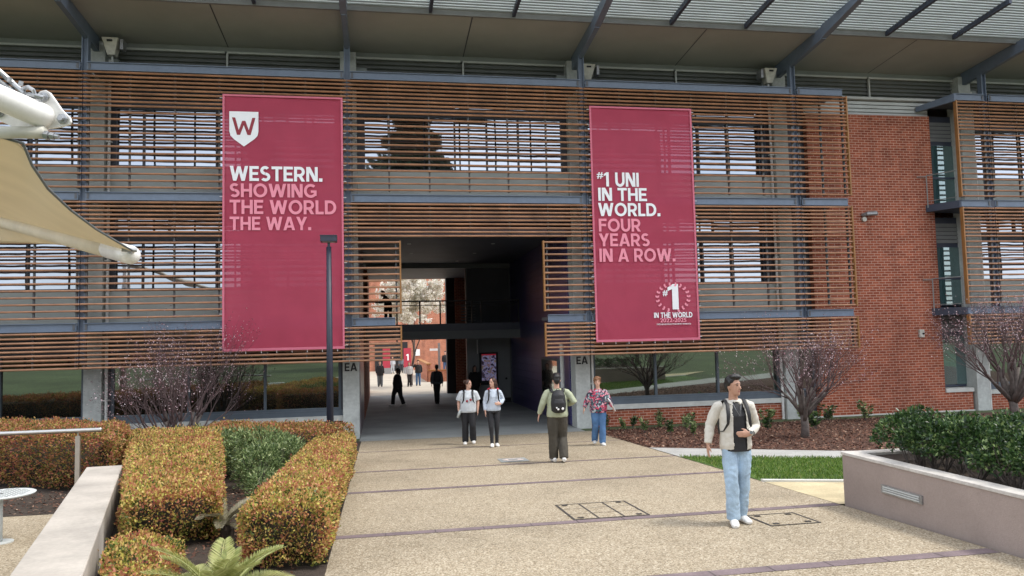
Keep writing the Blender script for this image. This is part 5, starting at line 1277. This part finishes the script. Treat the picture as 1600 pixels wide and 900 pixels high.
        for s_ in (-1,1): h.blob(hp(s_*.076,.03,-.01), (.02,.045,.05))
    mobj('hair', fuse(h, .008, folds(.005,30), 1), hair, o)
    if face:
        for s_ in (-1,1):
            e_ = MB(); e_.blob(hp(s_*.031,-.083,.008), (.012,.006,.0055)); e_.build('eye', 'eye', o)
            e_ = MB(); e_.tube([hp(s_*.014,-.092,.026),hp(s_*.034,-.090,.032),hp(s_*.052,-.076,.026)], .0042, 6); e_.build('eyebrow', hair, o)
        e_ = MB(); e_.tube([hp(-.024,-.083,-.068),hp(0,-.093,-.066),hp(.024,-.083,-.068)], [.003,.0062,.003], 6); e_.build('mouth', 'lips', o)
    return o, hp, J
M['cream_jacket'] = pmat('cream bomber jacket', (.60,.57,.50), .75, .05, 6, .3, 120)
M['pale_jeans'] = pmat('pale blue denim', (.36,.49,.62), .8, .2, 5, .3, 160, fine=.08, fscale=90)
M['blue_jeans'] = pmat('blue denim', (.07,.16,.32), .8, .2, 6, .3, 160, fine=.1, fscale=90)
M['white_tee'] = pmat('pale blue white tee', (.55,.585,.61), .85, .08, 9)
M['pale_hoodie'] = pmat('pale blue hoodie', (.48,.54,.62), .85, .06, 9)
M['olive_top'] = pmat('sage sweatshirt', (.36,.39,.27), .85, .06, 6)
M['black_cloth'] = pmat('black cloth', (.016,.016,.019), .8, .2, 6)
M['charcoal_cloth'] = pmat('charcoal cloth', (.04,.042,.05), .8, .15, 6)
M['dark_khaki'] = pmat('dark khaki cloth', (.055,.048,.036), .8, .15, 6)
M['grey_cloth'] = pmat('grey cloth', (.13,.15,.17), .8, .15, 6)
M['red_cloth'] = pmat('bright red cloth', (.60,.05,.08), .8, .08, 6)
M['shoe_white'] = pmat('white shoe', (.72,.71,.68), .6, .08, 30)
M['shoe_black'] = pmat('black shoe', (.02,.02,.022), .5, .1, 10)
M['teal_shoe'] = pmat('dark shoe', (.05,.07,.09), .6, .3, 30)
def floral():
    m, nt, out = new_mat('floral blouse'); tcn = N(nt, 'ShaderNodeTexCoord'); v = N(nt, 'ShaderNodeTexVoronoi'); v.inputs['Scale'].default_value = 27
    nzn = N(nt, 'ShaderNodeTexNoise'); nzn.inputs['Scale'].default_value = 9; nt.links.new(tcn.outputs['Object'], nzn.inputs['Vector'])
    mxn = N(nt, 'ShaderNodeMix', data_type='RGBA'); mxn.inputs['Factor'].default_value = .25; nt.links.new(tcn.outputs['Object'], mxn.inputs['A']); nt.links.new(nzn.outputs['Color'], mxn.inputs['B'])
    nt.links.new(mxn.outputs['Result'], v.inputs['Vector']); sc = N(nt, 'ShaderNodeSeparateColor'); nt.links.new(v.outputs['Color'], sc.inputs[0])
    r = ramp(nt, [(0, (.03,.03,.05)), (.3, (.55,.06,.13)), (.45, (.06,.16,.18)), (.58, (.70,.30,.36)), (.70, (.04,.04,.07)), (.82, (.38,.45,.48)), (.92,(.5,.04,.08))], 'CONSTANT'); nt.links.new(sc.outputs[0], r.inputs['Fac'])
    p = N(nt, 'ShaderNodeBsdfPrincipled'); p.inputs['Roughness'].default_value = .8; nt.links.new(r.outputs[0], p.inputs['Base Color']); nt.links.new(p.outputs[0], out.inputs['Surface']); return m
M['floral'] = floral()

def backpack(owner, J, label, mat='black', front_only=False, big=1.0, back_dir=1, logo=False):
    """a pack on the back with two shoulder straps; built in the wearer's frame"""
    root = empty('backpack', owner.location); root.rotation_euler = owner.rotation_euler; root.scale = owner.scale; tag(root, label, 'backpack')
    bd = back_dir; zc = J['chest'][2]; b = MB()
    cy_ = J['chest'][1]; cx_ = J['chest'][0]
    b.tube([(cx_,cy_+bd*.20,zc-.27),(cx_,cy_+bd*.21,zc-.24),(cx_,cy_+bd*.225,zc-.1),(cx_,cy_+bd*.215,zc+.06),(cx_,cy_+bd*.19,zc+.15),(cx_,cy_+bd*.18,zc+.17)], [(.10*big,.05),(.145*big,.085),(.155*big,.10),(.14*big,.09),(.10*big,.06),(.05,.03)], 20, side=(1,0,0))
    mobj('bag', fuse(b, .01, folds(.006,7)), mat, root)
    if back_dir and not front_only:
        b = MB(); b.tube([(cx_,cy_+bd*.30,zc-.22),(cx_,cy_+bd*.31,zc-.18),(cx_,cy_+bd*.315,zc-.08),(cx_,cy_+bd*.30,zc-.0)], [(.08,.015),(.115,.03),(.11,.03),(.08,.015)], 16, side=(1,0,0)); mobj('front_pocket', fuse(b, .01, folds(.004,9)), mat, root)
        b = MB(); b.tube([(cx_-.03,cy_+bd*.19,zc+.16),(cx_-.02,cy_+bd*.20,zc+.20),(cx_+.02,cy_+bd*.20,zc+.20),(cx_+.03,cy_+bd*.19,zc+.16)], .008, 6); b.build('grab_loop', mat, root)
    for s_ in (-1,1):
        sx = cx_+s_*.115; f = -bd
        b = MB(); pts = [(sx,cy_+bd*.13,zc+.12),(sx,cy_+bd*.07,zc+.175),(sx,cy_,zc+.195),(sx,cy_+f*.10,zc+.14),(sx+s_*.01,cy_+f*.155,zc+.03),(sx+s_*.02,cy_+f*.155,zc-.08),(sx+s_*.06,cy_+f*.10,zc-.17),(sx+s_*.07,cy_+bd*.05,zc-.20)]
        b.tube(pts, [(.024,.008)]*5+[(.018,.006),(.010,.005),(.010,.005)], 8, side=(1,0,0)); b.build('strap', mat, root, smooth=True)
    if logo:
        for (x,z,r_) in ((-.05,-.17,.018),(-.02,-.20,.022),(.07,-.19,.026)):
            b = MB(); b.blob((cx_+x,cy_+bd*.335,zc+z), (r_,.008,r_)); b.build('badge', 'white', root)
    return root

# young man in front
P1 = dict(head=(-.01,-.01,1.665), hyaw=R(38), sh=((-.20,.02,1.44),(.185,.0,1.45)), el=((-.29,.06,1.19),(.27,.04,1.16)), wr=((-.345,-.0,.96),(.10,-.21,1.10)), hd=((-.05,-.12,-1),(-1,-.10,.02)),
    ts=((0,-1,0),(0,0,1)), hip=((-.085,0,.93),(.09,0,.93)), kn=((-.095,-.08,.50),(.075,.0,.50)), an=((-.085,-.06,.09),(.055,.10,.10)), toe=((-.12,-.24,0),(.10,-.07,0)))
o1, hp1, J1 = person((12.146,-13.015,g(-13.015)), R(-8), 1.79, 'young man in a cream jacket, black t-shirt and pale jeans walking on the path', P1, 'skin_tan', 'hair_black', 'short', 'cream_jacket', 'long', 'pale_jeans', 'shoe_white',
    topb=1.04, legb=1.02, vox=.009, hem=.90, open_jacket=(.02,.085,1.47), leg_fold=.013, top_fold=.013, cuff=1.12)
backpack(o1, J1, 'black backpack on the young man in the cream jacket, seen by its straps')
b = MB(); b.tube([(.125,-.19,1.105),(.145,-.165,1.108)], .038, 14); b.build('watch_strap', 'black', o1); b = MB(); b.tube([(.115,-.235,1.12),(.113,-.246,1.122)], .02, 12); b.build('watch', 'charcoal', o1)
b = MB(); b.tube([(-.05,-.085,1.47),(-.02,-.128,1.38),(.02,-.138,1.31),(.035,-.128,1.38),(.06,-.085,1.47)], .0025, 5); b.build('necklace', 'galv', o1)
# woman in white tee
P2 = dict(head=(.01,-.01,1.66), hyaw=R(48), el=((-.27,.03,1.17),(.27,.03,1.17)), wr=((-.27,-.05,.94),(.26,-.06,.94)), kn=((-.095,-.03,.50),(.11,-.10,.51)), an=((-.10,.02,.09),(.12,.02,.12)), toe=((-.11,-.16,0),(.14,-.12,.02)))
o2, hp2, J2 = person((10.087,-2.14,g(-2.14)), R(-6), 1.66, 'woman in a pale t-shirt with red prints and black trousers carrying a bottle', P2, 'skin', 'hair_brown', 'bun', 'white_tee', 'short', 'black_cloth', 'shoe_white', topb=1.12, legb=1.12, bodyw=1.12, hem=.88, cuff=1.15)
backpack(o2, J2, 'black backpack straps over the pale t-shirt of the woman with the bottle')
for (x,z) in ((-.035,1.20),(.065,1.235)):
    b = MB(); b.blob((x,-.172,z), (.034,.012,.034)); b.build('print', 'red_ink', o2)
b = MB(); s_ = o2.scale[0]; b.tube([(0,0,0),(0,0,.16),(0,0,.19),(0,0,.22)], [.034,.034,.016,.016], 14)
o = b.build('drink_bottle', pmat('clear grey bottle', (.45,.50,.50), .15, .1, 20), smooth=True); o.location = (10.087-.29,-2.14-.09,g(-2.14)+.70); o.rotation_euler = (R(8),R(18),0); tag(o, 'clear drink bottle held by the woman in the pale t-shirt', 'bottle')
# woman in pale hoodie
P3 = dict(head=(-.01,-.01,1.66), hyaw=R(-42), sh=((-.16,0,1.44),(.16,0,1.44)), el=((-.22,.03,1.17),(.25,.04,1.20)), wr=((-.22,-.06,.93),(.17,-.16,1.11)), hd=((0,-.15,-1),(-.8,-.3,.1)), ts=((0,-1,0),(0,0,1)), kn=((-.075,-.10,.51),(.075,-.02,.50)), an=((-.06,-.10,.10),(.07,.06,.09)), toe=((-.065,-.28,.01),(.09,-.12,0)))
o3, hp3, J3 = person((10.62,-3.0,g(-3.0)), R(-6), 1.70, 'woman in a pale blue hoodie with a red hood and black leggings', P3, 'skin', 'hair_brown', 'long', 'pale_hoodie', 'long', 'black_cloth', 'shoe_white', topb=1.02, legb=.86, hem=.93, cuff=.8, leg_fold=.003)
backpack(o3, J3, 'black backpack straps over the pale blue hoodie with the red hood')
b = MB(); b.tube([(-.10,-.06,1.43),(-.12,.02,1.475),(-.06,.10,1.49),(.06,.10,1.49),(.12,.02,1.475),(.10,-.06,1.43)], [.030,.044,.050,.050,.044,.030], 10); mobj('hood', fuse(b,.011), 'red_cloth', o3)
# man in sage top from behind
P4 = dict(head=(0,.0,1.665), hyaw=R(180), sh=((-.20,0,1.44),(.20,0,1.44)), el=((-.30,-.02,1.19),(.34,-.06,1.22)), wr=((-.37,.04,.97),(.24,.12,1.15)), hd=((-.25,.1,-1),(-.8,.6,.2)), ts=((0,1,0),(0,0,1)), kn=((-.095,.03,.50),(.10,.08,.50)), an=((-.09,.06,.10),(.10,-.10,.12)), toe=((-.11,.22,.0),(.12,.08,.0)))
o4, hp4, J4 = person((11.419,-6.55,g(-6.55)), R(-6), 1.79, 'man seen from behind in a sage sweatshirt and dark khaki trousers', P4, 'skin', 'hair_black', 'short', 'olive_top', 'long', 'dark_khaki', 'shoe_white', topb=1.14, legb=1.25, bodyw=1.05, hem=.92, face=False, cuff=1.1)
backpack(o4, J4, 'black backpack with white badges on the man in the sage sweatshirt', back_dir=-1, logo=True)
# floral woman
P5 = dict(head=(-.01,-.01,1.65), hyaw=R(-5), sh=((-.18,0,1.42),(.18,0,1.42)), el=((-.29,.04,1.17),(.29,.02,1.18)), wr=((-.38,-.02,.98),(.36,-.10,.99)), hd=((-.3,-.15,-1),(.35,-.2,-1)), kn=((-.09,.0,.50),(.09,-.05,.50)), an=((-.10,.16,.12),(.07,-.06,.09)), toe=((-.12,.02,.03),(.09,-.22,0)))
o5, hp5, J5 = person((13.083,-3.83,g(-3.83)), R(-6), 1.65, 'woman with short auburn hair in a floral blouse and blue jeans', P5, 'skin', 'hair_red', 'curly', 'floral', 'long', 'blue_jeans', 'shoe_white', topb=1.16, legb=1.1, bodyw=1.1, hem=.86, cuff=1.15)
o = MB(); o.box(-.01,.01,-.11,.11,-.15,.15); o = o.build('notebook', 'white'); o.location = (13.083+.30,-3.83-.12,g(-3.83)+.98); o.rotation_euler = (R(20),R(-28),R(-8)); tag(o, 'white notebook held by the woman in the floral blouse', 'notebook')
# people in the passage and courtyard
walkP = dict(hyaw=R(90), kn=((-.14,-.08,.50),(.14,-.05,.50)), an=((-.26,-.06,.10),(.26,0,.10)), toe=((-.10,-.06,.02),(.42,0,.0)))
PW = dict(hyaw=R(-90), chest=(-.02,0,1.30), sh=((-.08,.14,1.43),(.06,-.14,1.43)), el=((-.14,.14,1.17),(.10,-.16,1.17)), wr=((-.2,.1,.98),(.02,-.17,.97)), hip=((-.05,.05,.93),(.05,-.05,.93)), kn=((-.20,.05,.52),(.12,-.05,.50)), an=((-.24,.05,.10),(.26,-.05,.11)), toe=((-.42,.05,.01),(.10,-.05,.01)))
person((8.6,12.6,g(12.6)), 0, 1.70, 'person in loose black clothes striding left through the passage', PW, 'skin_tan', 'hair_black', 'long', 'black_cloth', 'long', 'black_cloth', 'shoe_white', topb=1.3, legb=1.3, vox=.018, hem=.85, bodyw=1.15, face=False)
PB = dict(hyaw=R(180), kn=((-.06,.03,.50),(.06,.03,.50)), an=((-.05,.02,.09),(.05,.0,.09)), toe=((-.06,.16,0),(.06,.16,0)))
o6, _, J6 = person((10.38,13.1,g(13.1)), 0, 1.76, 'person in a grey hoodie walking away down the passage', PB, 'skin_tan', 'hair_black', 'short', 'grey_cloth', 'long', 'black_cloth', 'shoe_black', topb=1.15, vox=.018, face=False)
backpack(o6, J6, 'grey backpack on the person in the grey hoodie', 'charcoal_cloth', back_dir=-1)
PS = dict(hyaw=R(20))
person((12.0,12.0,g(12.0)), 0, 1.72, 'person in black standing against the grey wall beside the digital screen', PS, 'skin_tan', 'hair_black', 'long', 'black_cloth', 'long', 'black_cloth', 'shoe_black', topb=1.2, vox=.018, face=False, hem=.8)
person((9.73,29.3,g(29.3)), 0, 1.62, 'woman in a pale top walking towards the passage between two others', dict(kn=((-.07,-.08,.5),(.07,0,.5))), 'skin', 'hair_red', 'long', 'white_tee', 'long', 'black_cloth', 'shoe_black', vox=.02, face=False)
person((10.35,30.2,g(30.2)), 0, 1.72, 'man in a black coat and blue jeans with a hand raised to his head', dict(el=((-.33,-.05,1.30),(.25,0,1.17)), wr=((-.17,-.10,1.55),(.25,-.05,.92)), hd=((.6,0,.5),(0,-.15,-1)), ts=((0,0,1),(0,-1,0))), 'skin', 'hair_brown', 'short', 'black_cloth', 'long', 'blue_jeans', 'shoe_black', vox=.02, face=False, topb=1.2)
person((7.8,30.6,g(30.6)), 0, 1.72, 'person in a black coat and grey trousers at the left of the courtyard', None, 'skin', 'hair_red', 'short', 'black_cloth', 'long', 'grey_cloth', 'shoe_black', vox=.02, face=False, topb=1.25, legb=1.3, hem=.78)
person((9.04,57,g(57)), 0, 1.75, 'person in white trousers near the far entrance', None, 'skin', 'hair_black', 'short', 'white_tee', 'long', 'white_tee', 'shoe_black', vox=.025, face=False)
person((9.95,58,g(58)), 0, 1.75, 'person in grey beside the right red pull up banner', None, 'skin', 'hair_brown', 'short', 'grey_cloth', 'long', 'charcoal_cloth', 'shoe_black', vox=.025, face=False)
person((8.25,58.5,g(58.5)), 0, 1.7, 'person in black beside the left red pull up banner', None, 'skin', 'hair_black', 'short', 'black_cloth', 'long', 'black_cloth', 'shoe_black', vox=.025, face=False)
person((12.75,36.6,g(36.6)+.55), 0, 1.7, 'person in black by the signpost behind the ramp wall', None, 'skin', 'hair_black', 'short', 'black_cloth', 'long', 'blue_jeans', 'shoe_black', vox=.025, face=False)
PL = dict(hyaw=R(-100), head=(-.22,-.1,1.42), chest=(-.05,0,1.15), sh=((-.14,.12,1.28),(-.12,-.14,1.28)), el=((-.25,.1,1.05),(-.25,-.16,1.05)), wr=((-.4,.05,1.03),(-.42,-.12,1.02)), hd=((-1,0,0),(-1,0,0)), ts=((0,0,1),(0,0,1)))
person((8.2,11.3,3.45), 0, 1.72, 'dark figure leaning on the footbridge behind the slats', PL, 'skin_tan', 'hair_black', 'short', 'black_cloth', 'long', 'black_cloth', 'shoe_black', vox=.02, face=False, hem=.8, topb=1.15)

# ------------------------------------------------------------------ what the windows mirror, behind the viewer
def conifer(loc, H, Rr, label, n=16000, seed=2):
    random.seed(seed); root = tag(empty('conifer', loc), label, 'tree', 'trees mirrored in the windows')
    b = MB(); b.tube([(0,0,0),(0,0,H*.95)], [.35,.05], 10); b.build('trunk', 'bark_dark', root)
    t_ = rng.random(n)**.8; z = H*(.12+.88*t_); rmax = Rr*(1-t_)**.75*(.75+.35*np.sin(z*3.1)); a = rng.random(n)*6.283; r_ = rmax*rng.random(n)**.45
    P = np.column_stack([r_*np.cos(a), r_*np.sin(a), z]); d, u = rand_dirs(n); cards('crown', P, d, u, .6, .16, 'conifer', root)
conifer((10.2,-32,.9), 20.5, 6.6, 'tall dark conifer behind the viewer, mirrored in the top floor windows above the passage', 30000)
for i,(x,y,h,r_) in enumerate(((-3,-50,9,4.5),(21,-44,10,5))):
    conifer((x,y,.9), h, r_, 'broad dark tree behind the viewer, mirrored in the windows', 9000, 5+i)
bare_tree('bare_tree', (19.5,-24,.9), 6, 3.2, 1.6, 77, 'bare tree behind the viewer, mirrored in the ground floor windows', nb=300, r0=.16, barkm='bark_dark', twigm='bark_dark')
bare_tree('bare_tree', (25.5,-27,.9), 6.5, 3.2, 1.8, 78, 'second bare tree behind the viewer, mirrored in the ground floor windows', nb=300, r0=.18, barkm='bark_dark', twigm='bark_dark')
b = MB(); b.box(-60,80,-92,-80,.8,8); o = b.build('distant_building', 'brick'); tag(o, 'long low brick building behind the viewer, mirrored in the windows', 'building')
b = MB()
for k in range(28): b.box(-58+k*5,-55+k*5,-80,-79.9,2.2,6)
b.build('window_band', 'frame', o)
